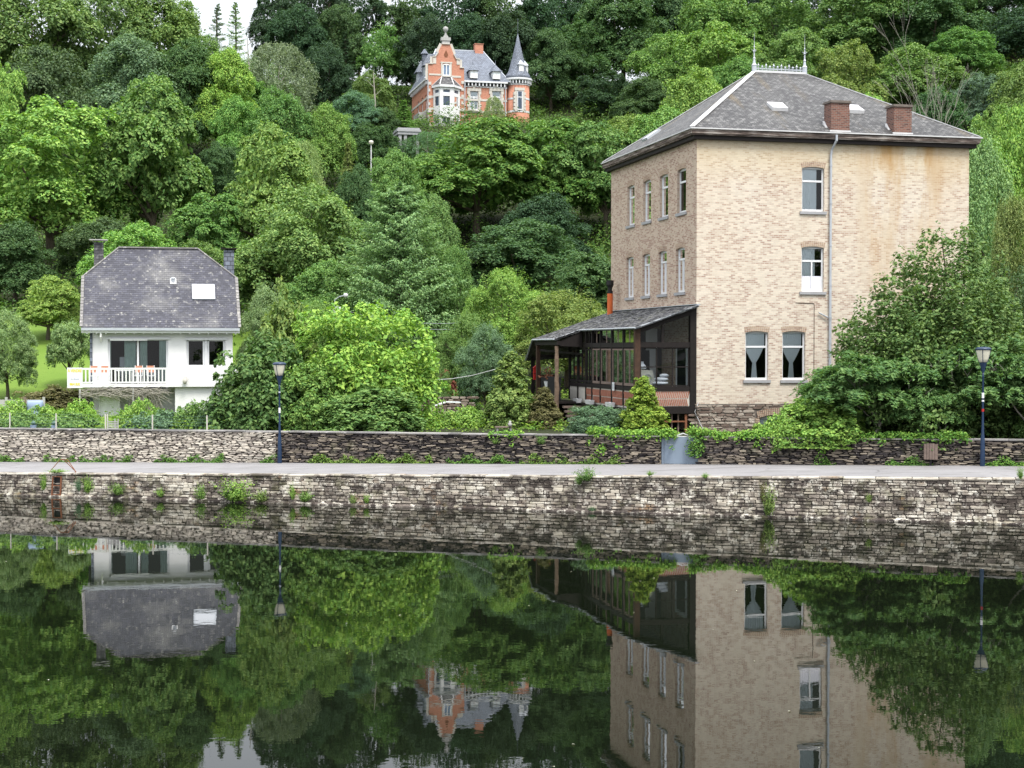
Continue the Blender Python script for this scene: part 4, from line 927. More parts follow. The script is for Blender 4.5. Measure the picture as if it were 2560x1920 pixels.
# ------------------------------------------------------------ the red brick villa on the hill
VF = Frame(0, 0, 14)
_p = at(1072, 300, 214.5); VF = Frame(_p.x, _p.y, 14)
def villa():
    root = empty("red_villa", VF.o, VF.a, "red brick villa high on the wooded hill with stepped gable and pointed corner turret", "villa")
    cx = lambda x: 980 + x/5.184
    cy = lambda y: 60 + y/5.184
    P = lambda x, y, v=0.0: VF.loc(cx(x), cy(y), 1, v)
    gb = 31.0
    x0, x1 = 0.0, P(925, 700).x; xm = P(1490, 700, .7).x; V1 = .7
    ze = P(700, 735).z; D = 13.0
    # main body
    hs = []
    for a, b in ((1010, 1118), (1296, 1412)):
        q, r_ = P(a, 1112, V1), P(b, 872, V1); hs.append((q.x-x1, r_.x-x1, q.z, r_.z, 0))
    gq, gr = P(655, 672), P(752, 520); gh = (gq.x, gr.x, gq.z, gr.z, .12)
    m = MB(); wall_holes(m, (x1, V1), (1, 0), xm-x1, gb, ze, hs, .3, (0, 1))
    wall_holes(m, (0, 0), (1, 0), x1, gb, ze, [gh[:2]+(gh[2], min(gh[3], ze-.01), 0)] if gh[2] < ze else [], .3, (0, 1))
    sh = []
    for a in (1.6, 4.4, 7.6): sh += [(a, a+1.0, P(475, 1110).z, P(475, 885).z, 0)]
    wall_holes(m, (0, 0), (0, 1), D, gb, ze, sh, .3, (1, 0))
    m.poly((xm, V1, gb), (xm, D, gb), (xm, D, ze), (xm, V1, ze)); m.poly((xm, D, gb), (0, D, gb), (0, D, ze), (xm, D, ze)); m.poly((x1, 0, gb), (x1, V1, gb), (x1, V1, ze), (x1, 0, ze))
    m.build("wall", M['brick_red'], root, fix=False)
    # stepped gable
    gz = lambda y: P(700, y).z
    gx = lambda x: P(x, 500).x
    out = [(gx(470), ze+.0), (gx(935), ze), (gx(935), gz(560)), (gx(880), gz(560)), (gx(880), gz(455)), (gx(833), gz(450)), (gx(800), gz(390)), (gx(752), gz(262)), (gx(650), gz(262)), (gx(600), gz(370)), (gx(565), gz(430)), (gx(530), gz(430)), (gx(530), gz(525)), (gx(470), gz(525))]
    m = MB(); m.prism(out, 'y', 0, .5); m.build("gable", M['brick_red'], root)
    m = MB()
    for (a, b), (c, d) in zip(out[2:], out[3:] + out[:1]):
        if abs(a-c) + abs(b-d) > .1: m.bar((a, .2, b+.03), (c, .2, d+.03), .70, .10)
    for x_ in (552, 858): m.box(gx(x_)-.22, gx(x_)+.22, -.06, -.003, gz(520), gz(440))
    m.box(gx(480), gh[0]-.25, -.05, -.003, gz(672), gz(650)); m.box(gh[1]+.25, gx(895), -.05, -.003, gz(690), gz(665))
    for sx in (gh[0]-.22, gh[1]): m.box(sx, sx+.22, -.07, -.003, gh[2], gh[3]+.1)
    m.box(gh[0]-.3, gh[1]+.3, -.09, -.003, gh[3]+.1, gh[3]+.28)
    m.build("gable_coping", M['stone_trim'], root)
    m = MB(); c = gx(700); zt = gz(262); m.box(gx(652), gx(750), -.02, .52, zt, zt+.5); m.box(gx(640), gx(760), -.1, .6, zt+.5, zt+.95); m.prism([(gx(665), zt+.95), (gx(735), zt+.95), (gx(715), zt+1.35), (gx(685), zt+1.35)], 'y', .0, .5)
    m.lathe([(.14, 1.35), (.12, 1.7), (.2, 1.75), (.33, 1.95), (.38, 2.15), (.32, 2.38), (.08, 2.5)], 14, (c, .25, zt)); m.build("gable_finial", M['concrete'], root)
    m = MB(); z = gz(430); m.prism([(c-.18, z), (c+.18, z), (c+.3, z+.35), (c, z+1.0), (c-.3, z+.35)], 'y', -.03, .0); m.build("emblem", M['rust'], root)
    m = MB(); m.box(gh[0], gh[1], -.03, -.004, gh[2], gh[3]-.1); m.build("gable_blind", M['cover'], root)
    window(root, (0, -.13), (1, 0), (0, 1), (gh[0], gh[1], gh[2], gh[3], .12), mat='white', fw=.13, inset=.0, transom=None, mull=True, curtain=None, sillmat='stone_trim')
    # string courses, quoins
    m = MB()
    for y0, y1 in ((935, 962), (1090, 1118)):
        za, zb = P(700, y1).z, P(700, y0).z
        m.box(-.03, x1+.04, -.05, -.003, za, zb); m.box(x1+.05, xm, V1-.05, V1-.003, za-.1, zb-.1); m.box(-.05, -.003, 0, D, za, zb)
    for zz in range(12):
        z = gb + 3 + zz*.95
        if z < ze: m.box(-.08, .35 if zz % 2 else .2, -.08, -.052, z, z+.4); m.box(x1-.3, x1+.06, -.08, -.052, z+.3, z+.7)
    for a, b, z0, z1, _ in hs:
        a += x1; b += x1
        for k in range(6):
            zz = z0 + (z1-z0)*k/6; ww = .42 if k % 2 else .28
            m.box(a-ww, a, V1-.10, V1-.052, zz, zz+(z1-z0)/6-.02); m.box(b, b+ww, V1-.10, V1-.052, zz, zz+(z1-z0)/6-.02)
        m.box(a-.4, b+.4, V1-.12, V1-.052, z1, z1+.4); m.box((a+b)/2-.18, (a+b)/2+.18, V1-.13, V1-.121, z1+.1, z1+.85); m.box(a-.4, b+.4, V1-.25, V1-.052, z0-.22, z0)
    m.build("stone_dressing", M['stone_trim'], root)
    for h in hs: window(root, (x1, V1), (1, 0), (0, 1), h, mat='upvc', fw=.14, transom=.66, mull=True, curtain='full', sill=False)
    for h in sh: window(root, (0, 0), (0, 1), (1, 0), h, mat='upvc', fw=.14, transom=.66, curtain=None, sillmat='stone_trim')
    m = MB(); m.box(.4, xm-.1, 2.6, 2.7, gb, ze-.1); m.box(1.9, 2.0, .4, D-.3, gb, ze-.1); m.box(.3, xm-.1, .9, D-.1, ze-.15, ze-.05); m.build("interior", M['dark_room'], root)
    # eaves with brackets
    m = MB(); m.box(x1+.1, xm, V1-.5, V1-.02, ze, ze+.22); m.box(x1+.1, xm, V1-.12, V1-.02, ze-.62, ze-.5); m.box(-.5, -.02, .3, D, ze, ze+.22); 
    x = x1+.3
    while x < xm: m.box(x-.07, x+.07, V1-.4, V1-.02, ze-.46, ze-.01); x += .52
    y = .5
    while y < D: m.box(-.4, -.02, y-.07, y+.07, ze-.46, ze-.01); y += .9
    m.build("eaves", M['upvc'], root)
    m = MB(); m.box(x1+.1, xm, V1-.015, V1-.006, ze-.5, ze-.01); m.build("frieze", M['slate_dark'], root)
    zr = P(900, 342, D/2).z; rx0, rx1 = P(790, 340, D/2).x-2.5, P(1180, 350, D/2).x
    m = MB(); za = ze+.22; A = (-.5, V1-.5, za); B = (xm+.3, V1-.5, za); C = (xm+.3, D+.4, za); E = (-.5, D+.4, za); R0, R1 = (rx0, D/2, zr), (rx1, D/2, zr)
    for f_ in ((A, B, R1, R0), (B, C, R1), (C, E, R0, R1), (E, A, R0), (E, C, B, A)): m.poly(*f_)
    rf = m.build("roof", M['slate_blue'], root, fix=False)
    m = MB(); gt = gz(300); m.poly((gx(490), .5, ze), (c, .5, gt), (c, D/2, gt), (gx(490)-.4, D/2, ze)); m.poly((c, .5, gt), (gx(920), .5, ze), (gx(920)+.4, D/2, ze), (c, D/2, gt)); m.build("gable_roof", M['slate_blue'], root, fix=False)
    m = MB(); m.bar(R0, R1, .2, .15)
    for p, q in ((B, R1), (A, R0)): m.bar(p, q, .14, .1)
    m.build("ridge_lead", M['zinc'], rf)
    a, b = P(1068, 300, D/2).x, P(1172, 300, D/2).x; m = MB(); m.box(a, b, D/2-.5, D/2+.5, zr-1, P(1100, 268, D/2).z); m.box(a-.08, b+.08, D/2-.58, D/2+.58, P(1100, 268, D/2).z, P(1100, 262, D/2).z); m.build("chimney", M['brick_red'], root)
    def dormer(xc, w_, y0, y1, yp, side=False):
        v = .25; z0, z1, z2 = P(xc, y0, v).z, P(xc, y1, v).z, P(xc, yp, v).z; x = P(xc, y0, v).x
        m = MB(); m.box(x-w_/2, x+w_/2, v, v+2.2, z0, z1); dm = m.build("dormer", M['white'], root)
        m = MB(); ov = .22; b0 = [(x-w_/2-ov, v-ov, z1), (x+w_/2+ov, v-ov, z1), (x+w_/2+ov, v+3.2, z1), (x-w_/2-ov, v+3.2, z1)]
        a_, b_ = (x, v+.75, z2), (x, v+3.2, z2); m.poly(b0[0], b0[1], a_); m.poly(b0[1], b0[2], b_, a_); m.poly(b0[3], b0[0], a_, b_); m.poly(*b0[::-1]); m.tube([a_, (x, v+.75, z2+.6)], [.05, .02], 6); m.build("dormer_roof", M['slate_blue'], dm, fix=False)
        m = MB()
        for sx in (-.27, .27): m.box(x+sx*w_-.16*w_, x+sx*w_+.16*w_, v-.02, v-.003, z0+.25, z1-.2)
        m.build("dormer_window", M['curtain'], dm)
    dormer(1063, 1.05, 700, 600, 515); dormer(1356, 1.05, 712, 615, 515)
    for v in (3.0, 8.6):                                       # dormers of the left slope
        z0, z1, z2 = ze+.4, ze+2.4, ze+4.2; m = MB(); m.box(-.1, 2.0, v-.55, v+.55, z0, z1); dm = m.build("dormer", M['zinc'], root)
        m = MB(); b0 = [(-.4, v-.9, z1), (2.6, v-.9, z1), (2.6, v+.9, z1), (-.4, v+.9, z1)]; a_, b_ = (.5, v, z2), (2.6, v, z2); m.poly(b0[0], a_, b_, b0[1]); m.poly(b0[3], b0[2], b_, a_); m.poly(b0[0], b0[3], a_); m.poly(*b0); m.build("dormer_roof", M['slate_blue'], dm, fix=False)
    m = MB(); m.box(.2, .9, 5.6, 6.3, ze, ze+3.4); m.lathe([(.4, 3.4), (.4, 4.6), (.6, 4.7), (.3, 5.1), (.1, 5.4)], 10, (.55, 5.95, ze)); m.build("chimney", M['slate_blue'], root)
    m = MB(); zb = P(475, 1240).z; m.box(-1.2, -.06, 1.2, 5.4, zb, zb+.25); m.box(-1.2, -1.1, 1.2, 5.4, zb+.253, zb+1.2); m.box(-1.099, -.06, 1.2, 1.3, zb+.253, zb+1.2); m.prism([(-1.1, zb), (-.06, zb), (-.06, zb-1.0)], 'y', 1.5, 5.0); m.build("side_balcony", M['concrete'], root)
    # oriel: canted bay of white boards
    oy = -1.5; a0, a1, a2, a3 = P(535, 900, -.05).x, P(625, 900, oy).x, P(790, 900, oy).x, P(880, 900, -.05).x
    zt, zb = P(700, 815, oy).z, gb
    pl = [(a0, -.06), (a1, oy), (a2, oy), (a3, -.06)]
    m = MB(); ob = []
    zw = [(P(700, 1062, oy).z, P(700, 930, oy).z), (P(700, 893, oy).z, P(700, 845, oy).z), (P(700, 1300, oy).z, P(700, 1205, oy).z)]
    for (xa, ya), (xb, yb) in zip(pl, pl[1:]):
        L_ = sqrt((xb-xa)**2+(yb-ya)**2); U = ((xb-xa)/L_, (yb-ya)/L_); I = (-U[1], U[0])
        holes = [(L_*.2, L_*.8, z0, z1, 0) for z0, z1 in zw]; wall_holes(m, (xa, ya), U, L_, zb, zt, holes, .12, I); ob.append((xa, ya, U, I, holes))
    bay = m.build("bay", M['white'], root, fix=False)
    for xa, ya, U, I, holes in ob:
        for k, h in enumerate(holes): window(root, (xa, ya), U, I, h, mat='upvc', fw=.08, inset=.03, transom=None, mull=(k == 2), sill=False, curtain=None, name="bay_window")
    m = MB(); m.poly(*[(x, y+.5, zt-.1) for x, y in pl]); m.poly(*[(x, y+.9, zb) for x, y in pl]); m.prism([(a0+.22, -.01), (a1+.05, oy+.3), (a2-.05, oy+.3), (a3-.22, -.01)], 'z', zb, zt-.2); m.build("bay_interior", M['cover'], root)
    m = MB(); o_ = .25; q = [(a0-o_, -.06), (a1-.1, oy-o_), (a2+.1, oy-o_), (a3+o_, -.06)]; m.hexa([(x, y, zt) for x, y in q], [(x, y, zt+.3) for x, y in q]); m.build("bay_cornice", M['upvc'], root)
    za = P(700, 683, -.06).z; b_, c_ = P(645, 690, -.06).x, P(765, 690, -.06).x; q = [(x, y, zt+.303) for x, y in q]
    m = MB(); m.poly(q[0], q[1], (b_, -.06, za)); m.poly(q[1], q[2], (c_, -.06, za), (b_, -.06, za)); m.poly(q[2], q[3], (c_, -.06, za)); m.poly(*q[::-1]); br = m.build("bay_roof", M['slate_dark'], root, fix=False)
    m = MB()
    for p, r_ in ((q[0], (b_, -.06, za)), (q[1], (b_, -.06, za)), (q[2], (c_, -.06, za)), (q[3], (c_, -.06, za))): m.bar(p, r_, .12, .06)
    m.build("bay_flashing", M['white_metal'], br)
    for x in (P(465, 900).x, P(942, 900).x, ): m = MB(); m.tube([(x, -.12, ze), (x, -.12, gb)], .07, 6); m.build("downpipe", M['zinc'], root)
    m = MB(); x = P(1478, 900, V1).x-.1; m.tube([(x, V1-.12, ze), (x, V1-.12, gb)], .07, 6); m.build("downpipe", M['zinc'], root)
    # turret
    tl, tr = P(1486, 900, 1.6), P(1775, 900, 1.6); R = (tr.x-tl.x)/2; tx, ty = (tl.x+tr.x)/2, 1.6
    zc, ztip = P(1620, 745, 1.6).z, P(1622, 132, 1.6).z
    m = MB(); m.lathe([(R, gb), (R, zc-.7)], 36, (tx, ty, 0)); m.build("turret", M['brick_red'], root, smooth=True)
    m = MB(); m.lathe([(R+.04, zc-.7), (R+.04, zc-.55)], 36, (tx, ty, 0)); m.lathe([(R+.32, zc-.05), (R+.42, zc+.05), (R+.42, zc+.28)], 36, (tx, ty, 0)); m.lathe([(R+.035, P(1620, 972, 0).z), (R+.035, P(1620, 948, 0).z)], 36, (tx, ty, 0)); m.lathe([(R+.035, P(1620, 1140, 0).z), (R+.035, P(1620, 1115, 0).z)], 36, (tx, ty, 0))
    for k in range(26): a = 2*pi*k/26; m.bar((tx+(R+.0)*cos(a), ty+(R+.0)*sin(a), zc-.28), (tx+(R+.3)*cos(a), ty+(R+.3)*sin(a), zc-.28), .14, .44)
    m.build("turret_cornice", M['upvc'], root)
    m = MB(); m.lathe([(R+.02, zc-.55), (R+.02, zc-.06)], 36, (tx, ty, 0)); m.build("turret_frieze", M['slate_dark'], root)
    m = MB(); Hc = ztip-zc; m.lathe([(R+.40, zc+.28), (R+.1, zc+.75), (R*.80, zc+Hc*.22), (R*.50, zc+Hc*.5), (R*.22, zc+Hc*.78), (.05, ztip)], 28, (tx, ty, 0)); m.lathe([(.05, ztip), (.02, ztip+.6), (.012, ztip+2.2)], 6, (tx, ty, 0)); m.build("spire", M['slate_blue'], root, smooth=True)
    for an in (-1.45, -.35):                                 # little lucarnes on the spire
        dm = MB(); z0, z1, z2 = P(1645, 610, 0).z, P(1645, 520, 0).z, P(1645, 450, 0).z; r0 = R*.66
        ca, sa = cos(an), sin(an); tr_ = lambda r_, s_, z: (tx+ca*r_-sa*s_, ty+sa*r_+ca*s_, z)
        dm.hexa([tr_(r0-1, -.33, z0), tr_(r0+.35, -.33, z0), tr_(r0+.35, .33, z0), tr_(r0-1, .33, z0)], [tr_(r0-1, -.33, z1), tr_(r0+.35, -.33, z1), tr_(r0+.35, .33, z1), tr_(r0-1, .33, z1)])
        d_ = dm.build("lucarne", M['white'], root); dm = MB(); dm.poly(tr_(r0+.5, -.5, z1), tr_(r0+.5, .5, z1), tr_(r0-.1, 0, z2)); dm.poly(tr_(r0+.5, .5, z1), tr_(r0-1, .5, z1), tr_(r0-.9, 0, z2), tr_(r0-.1, 0, z2)); dm.poly(tr_(r0-1, -.5, z1), tr_(r0+.5, -.5, z1), tr_(r0-.1, 0, z2), tr_(r0-.9, 0, z2)); dm.build("lucarne_roof", M['zinc'], d_, fix=False)
        dm = MB(); dm.hexa([tr_(r0+.352, -.13, z0+.3), tr_(r0+.37, -.13, z0+.3), tr_(r0+.37, .13, z0+.3), tr_(r0+.352, .13, z0+.3)], [tr_(r0+.352, -.13, z1-.25), tr_(r0+.37, -.13, z1-.25), tr_(r0+.37, .13, z1-.25), tr_(r0+.352, .13, z1-.25)]); dm.build("pane", M['curtain'], d_)
    # turret window with white surround, facing the river
    q, r_ = P(1622, 1112, ty-R), P(1690, 872, ty-R); m = MB(); y = ty-R
    m.box(q.x-.3, q.x, y-.02, y+.55, q.z-.2, r_.z+.1); m.box(r_.x, r_.x+.3, y-.02, y+.55, q.z-.2, r_.z+.1); m.box(q.x-.34, r_.x+.34, y-.06, y+.6, r_.z+.1, r_.z+.5)
    for k in range(5): zz = q.z + (r_.z-q.z)*k/5; m.box(q.x-.5, q.x-.301, y+.0, y+.5, zz, zz+.4); m.box(r_.x+.301, r_.x+.5, y+.0, y+.5, zz, zz+.4)
    m.build("turret_surround", M['stone_trim'], root)
    window(root, (0, y-.12), (1, 0), (0, 1), (q.x, r_.x, q.z, r_.z, 0), mat='upvc', fw=.1, inset=.0, transom=.66, curtain=None, sill=False)
    m = MB(); m.box(q.x, r_.x, y-.03, y-.01, q.z, r_.z); m.build("turret_blind", M['cover'], root)
villa()
def pergola():
    p = at(1020, 330, 186); g = terr(p.x, p.y)
    x0, x1 = at(998, 300, 186).x, at(1045, 300, 186).x; zt, zb = at(1010, 319, 186).z, at(1010, 336, 186).z
    t = empty("garden_pergola", (x0, 186, g), .24, "grey stone pergola on square pillars left below the red villa", "pergola")
    w_ = (x1-x0)/cos(.24)
    m = MB(); m.box(-.2, w_+.2, -.2, 3.2, zb-g, zb-g+.35); m.box(-.3, w_+.3, -.3, 3.3, zb-g+.353, zt-g-.2); m.box(-.15, w_+.15, -.15, 3.15, zt-g-.197, zt-g); m.build("canopy", M['sill'], t)
    for x in (.1, w_-.1, .75):
        for y in (.1, 2.9):
            m = MB(); m.box(x-.18, x+.18, y-.18, y+.18, -.5, zb-g); m.build("pillar", M['sill'], t)
pergola()
# ------------------------------------------------------------ foliage
WARM = 1.06
def unit(a): return a / np.maximum(np.linalg.norm(a, axis=-1, keepdims=True), 1e-9)
def leaf_mesh(name, C, N, S, rng, asp=.62, droop=0.0, D=None):
    """C leaf centres, N leaf normals, S lengths; a leaf is a bent rhombus of two triangles"""
    n = len(C); N = unit(N); R = rng.normal(size=(n, 3)) if D is None else D + rng.normal(size=(n, 3))*.35
    if droop: R[:, 2] -= droop
    T = unit(R - N*np.sum(R*N, 1, keepdims=True)); B = np.cross(N, T); S = S[:, None]
    V = np.stack([C - T*S*.5, C + B*S*asp*.5 + N*S*.10 - T*S*.08, C + T*S*.5 - N*S*.06, C - B*S*asp*.5 + N*S*.10 - T*S*.08], 1).reshape(-1, 3)
    me = bpy.data.meshes.new(name); me.vertices.add(4*n); me.vertices.foreach_set("co", V.astype(np.float32).ravel())
    me.loops.add(6*n); me.polygons.add(2*n)
    idx = (np.arange(n)*4)[:, None] + np.array([0, 1, 2, 0, 2, 3])[None]; me.loops.foreach_set("vertex_index", idx.astype(np.int32).ravel())
    me.polygons.foreach_set("loop_start", (np.arange(2*n)*3).astype(np.int32)); me.update(calc_edges=True)
    a = me.attributes.new("var", 'FLOAT', 'FACE'); a.data.foreach_set("value", np.repeat(rng.random(n), 2).astype(np.float32))
    me.materials.append(M['leaf']); return me
def pads_to_leaves(PC, PN, PR, n, ls, rng, thick=.22, dome=.55, nj=.42):
    k = len(PC); PN = unit(PN); r = rng.random((k, n))**.5; a = rng.random((k, n))*2*pi
    ref = np.where(np.abs(PN[:, 2:3]) < .9, np.array([[0, 0, 1.]]), np.array([[1., 0, 0]])); T = unit(np.cross(PN, ref)); B = np.cross(PN, T)
    R = PR[:, None]; x = r*np.cos(a)*R; y = r*np.sin(a)*R; h = -dome*R*r**2 + rng.normal(size=(k, n))*thick*R
    C = PC[:, None] + T[:, None]*x[..., None] + B[:, None]*y[..., None] + PN[:, None]*h[..., None]
    out = unit(C - (PC - PN*PR[:, None])[:, None])
    N = out*.9 + rng.normal(size=C.shape)*nj + np.array([0, 0, .55])
    return C.reshape(-1, 3), N.reshape(-1, 3), (ls*(.7 + .6*rng.random(k*n)))
def dirs(n, rng, zmin=-.35, up=.25):
    d = unit(rng.normal(size=(n*4, 3))); d[:, 2] += up; d = unit(d); d = d[d[:, 2] > zmin][:n]; return d
def crown_broad(name, seed, R=5.0, H=10.2, base=1.1, lobes=18, pads=34, n=95, ls=.25, dome=.55, droop=0.0, lobe_r=.40, thick=.2, shape=1.0, zmin=-.45):
    rng = np.random.default_rng(seed); cz = base + H*.48
    d = dirs(lobes, rng, -.85, .0); rad = (.60 + .22*rng.random(lobes))[:, None]
    taper = np.clip(1.05 - shape*.35*np.clip(d[:, 2:3], 0, 1), .3, 1)
    low = rng.random(lobes) < .34; hn = unit(d[:, :2]); d[low, :2] = hn[low]*.98; d[low, 2] = -.25 - .6*rng.random(low.sum())
    LC = d*rad*np.array([[R, R, H*.5]]); LC[:, :2] *= taper; LR = R*lobe_r*(.7 + .5*rng.random(lobes))
    LC = np.vstack([LC, [[0, 0, H*.22]], [[0, 0, -.1*H]]]); LR = np.append(LR, [R*.55, R*.6])
    PC, PN, PR = [], [], []
    for c, r in zip(LC, LR):
        q = dirs(pads, rng, zmin, .30); p = c + q*(r*(.72 + .52*rng.random(len(q))))[:, None]*np.array([1, 1, .85])
        dd = np.linalg.norm((p[:, None] - LC[None]) / LR[None, :, None], axis=2); keep = (dd < .70).sum(1) == 0
        p, q = p[keep], q[keep]; PC.append(p); PN.append(q*.75 + np.array([0, 0, .75])); PR.append(r*(.24 + .20*rng.random(len(p))))
    PC, PN, PR = np.vstack(PC), np.vstack(PN), np.concatenate(PR)
    C, N, S = pads_to_leaves(PC, PN, PR, n, ls, rng, thick, dome)
    if droop: C[:, 2] -= droop*rng.random(len(C))
    m = 1700; q = dirs(m, rng, -1, 0)*np.array([[R*.62, R*.62, H*.33]])*rng.random((m, 1))**.4
    C = np.vstack([C, q]); N = np.vstack([N, rng.normal(size=(m, 3))]); S = np.append(S, np.full(m, ls*1.7)); C[:, 2] += cz
    return leaf_mesh(name, C, N, S, rng), [tuple(c + np.array([0, 0, cz])) for c in LC[:8]]
def crown_feather(name, seed, R=3.6, H=10, base=2.0, n_str=520, n=36, ls=.26, droop=.5):
    """fine sprays hanging from ascending limbs: birch, larch, willow"""
    rng = np.random.default_rng(seed); t = rng.random(n_str)**.8; a = rng.random(n_str)*2*pi
    rr = R*np.sin(np.clip(t*.86+.10, 0, 1)*pi)**.7*(.45+.55*rng.random(n_str)**.5)
    rr *= 1 + .22*np.sin(a*3 + t*9)
    P = np.stack([np.cos(a)*rr, np.sin(a)*rr, base + H*t], 1); L = .9 + 1.1*rng.random(n_str)
    out = np.stack([np.cos(a), np.sin(a), np.zeros(n_str)], 1); s = np.linspace(0, 1, n)[None, :, None]
    C = P[:, None] + out[:, None]*L[:, None, None]*s*(1-droop*.5) + np.array([0, 0, 1])*(.25*s - droop*1.5*s**2)*L[:, None, None]
    C = C + rng.normal(size=C.shape)*.16; C = C.reshape(-1, 3)
    N = rng.normal(size=C.shape)*.8 + np.repeat(out, n, 0)*.5 + np.array([0, 0, .5]); S = ls*(.6+.7*rng.random(len(C)))
    return leaf_mesh(name, C, N, S, rng, .45, droop=.4), [(R*.4, 0, base+H*.6), (-R*.4, .3, base+H*.5), (0, R*.4, base+H*.7), (.1, 0, base+H*.95)]
def crown_whorl(name, seed, R=2.6, H=12, base=1.0, whorls=26, br=9, n=42, ls=.24, sag=.30, up=.0, sparse=1.0, width=.16, prof=.8, nj=.45):
    """conifer: whorls of flat sprays, widening downwards"""
    rng = np.random.default_rng(seed); CC, NN, DD = [], [], []
    for w_ in range(whorls):
        t = min(.995, (w_+rng.uniform(-.45, .45))/whorls) if w_ else 0; z = base + H*t; L = R*(1-t)**prof*(.85+.3*rng.random()) + .15
        for b in range(br):
            if rng.random() > sparse: continue
            a = 2*pi*(b/br) + rng.random()*.6 + w_*.7; l = L*(.7+.45*rng.random()); zz = z + rng.normal()*.30
            s = rng.random(n)**.7; side = rng.normal(size=n)*width*l*(1.1-s*.8)
            x = s*l; C = np.stack([np.cos(a)*x - np.sin(a)*side, np.sin(a)*x + np.cos(a)*side, zz + up*l*s - sag*l*s**1.6 + (.12*l*s**4) - np.abs(side)*.5 + rng.normal(size=n)*.05], 1)
            CC.append(C); NN.append(np.tile([np.cos(a)*.35, np.sin(a)*.35, 1.0], (n, 1)) + rng.normal(size=(n, 3))*nj); DD.append(np.tile([np.cos(a), np.sin(a), -.3], (n, 1)))
    C, N, D_ = np.vstack(CC), np.vstack(NN), np.vstack(DD)
    return leaf_mesh(name, C, N, ls*(.7+.6*rng.random(len(C))), rng, .42, 0, D_), [(0, 0, base+H*.98)]
def crown_bush(name, seed, R=2.5, H=4.0, pads=420, n=60, ls=.22, lump=.22, zlow=0.02, spread=1.0, power=2.0, top=0.0):
    rng = np.random.default_rng(seed); d = dirs(pads, rng, -.1, .15); ph = rng.random(6)*6
    f = 1 + lump*(np.sin(d[:, 0]*4.2+ph[0])*np.sin(d[:, 1]*4.6+ph[1]) + .6*np.sin(d[:, 2]*7+ph[2]+d[:, 0]*5)) - rng.random(pads)**2*.22
    z = np.clip(d[:, 2], zlow, 1); rr = (1 - z**power)**(1/power)
    ang = np.arctan2(d[:, 1], d[:, 0]); P = np.stack([np.cos(ang)*rr*R*f, np.sin(ang)*rr*R*f, z*H*(.9+.1*f) + top*rng.random(pads)*(z > .6)], 1)
    P *= (1 + .09*rng.normal(size=(pads, 1))); sp = rng.random(pads) < .14; P[sp] *= 1.0 + .20*rng.random((sp.sum(), 1))
    N = np.stack([np.cos(ang)*rr*.8, np.sin(ang)*rr*.8, z + .6], 1)
    low = rng.random(pads) < .30; P[low, 2] = rng.random(low.sum())*H*.5; P[low, 0] = np.cos(ang[low])*R*(.97)*f[low]; P[low, 1] = np.sin(ang[low])*R*.97*f[low]
    C, L, S = pads_to_leaves(P, N, np.where(sp, .6, 1.0)*R*(.11+.12*rng.random(pads)), n, ls, rng, .25); S = S*(.75+.6*rng.random(len(S)))
    m = 900; q = dirs(m, rng, -.2, .2)*rng.random((m, 1))**.5*np.array([[R*.75, R*.75, H*.75]]); q[:, 2] = np.abs(q[:, 2])
    C = np.vstack([C, q]); L = np.vstack([L, rng.normal(size=(m, 3))]); S = np.append(S, np.full(m, ls*2)); C[:, 2] = np.maximum(C[:, 2], .03)
    return leaf_mesh(name, C, L, S, rng), [(0, 0, H*.6), (R*.4, 0, H*.5), (-R*.4, .1, H*.5)]
def crown_tuft(name, seed, n_st=110, lean=.75):
    """arching leafy stems springing from one crack"""
    rng = np.random.default_rng(seed); CC, NN, DD = [], [], []
    for _ in range(n_st):
        a = rng.random()*2*pi; l = .25 + .42*rng.random()**1.3; b = np.array([rng.normal()*.12, rng.normal()*.05, 0]); s = np.linspace(.15, 1, 16); k = lean*(.3+rng.random())
        C = b + np.stack([np.cos(a)*s*l*k, np.sin(a)*s*l*k*.6, l*(s*1.2 - .55*k*s**2)], 1) + rng.normal(size=(16, 3))*.022
        CC.append(C); NN.append(np.tile([np.cos(a)*.4, np.sin(a)*.4, .9], (16, 1)) + rng.normal(size=(16, 3))*.5); DD.append(np.tile([np.cos(a), np.sin(a), .3], (16, 1)))
    C, N, D_ = np.vstack(CC), np.vstack(NN), np.vstack(DD)
    return leaf_mesh(name, C, N, .06*(.6+.9*rng.random(len(C))), rng, .5, 0, D_), None
def crown_layers(name, seed, R=3.2, zs=(2.2, 2.9), pads=90, n=120, ls=.26):
    """sumac: flat umbrellas of pinnate leaves on bare forked stems"""
    rng = np.random.default_rng(seed); CC, NN, DD = [], [], []
    for z in zs:
        for _ in range(pads):
            r = R*rng.random()**.5*(1.0 if z == max(zs) else 1.08); a = rng.random()*2*pi; c = np.array([r*np.cos(a), r*np.sin(a)*.75, z - .34*(r/R)**2*1.5 + rng.normal()*.14])
            for f in range(7):                                # leaf fronds radiating and arching down
                b = rng.random()*2*pi; s = np.linspace(.1, 1, n//7); l = .55+.25*rng.random()
                C = c + np.stack([np.cos(b)*s*l, np.sin(b)*s*l, .14*s - .34*s**2], 1) + rng.normal(size=(len(s), 3))*.035
                CC.append(C); NN.append(np.tile([np.cos(b)*.3, np.sin(b)*.3, 1], (len(s), 1)) + rng.normal(size=(len(s), 3))*.25); DD.append(np.tile([-np.sin(b), np.cos(b), -.3], (len(s), 1))*np.where(np.arange(len(s)) % 2, 1, -1)[:, None])
    C, N, D_ = np.vstack(CC), np.vstack(NN), np.vstack(DD)
    return leaf_mesh(name, C, N, ls*(.8+.4*rng.random(len(C))), rng, .36, 0, D_), None
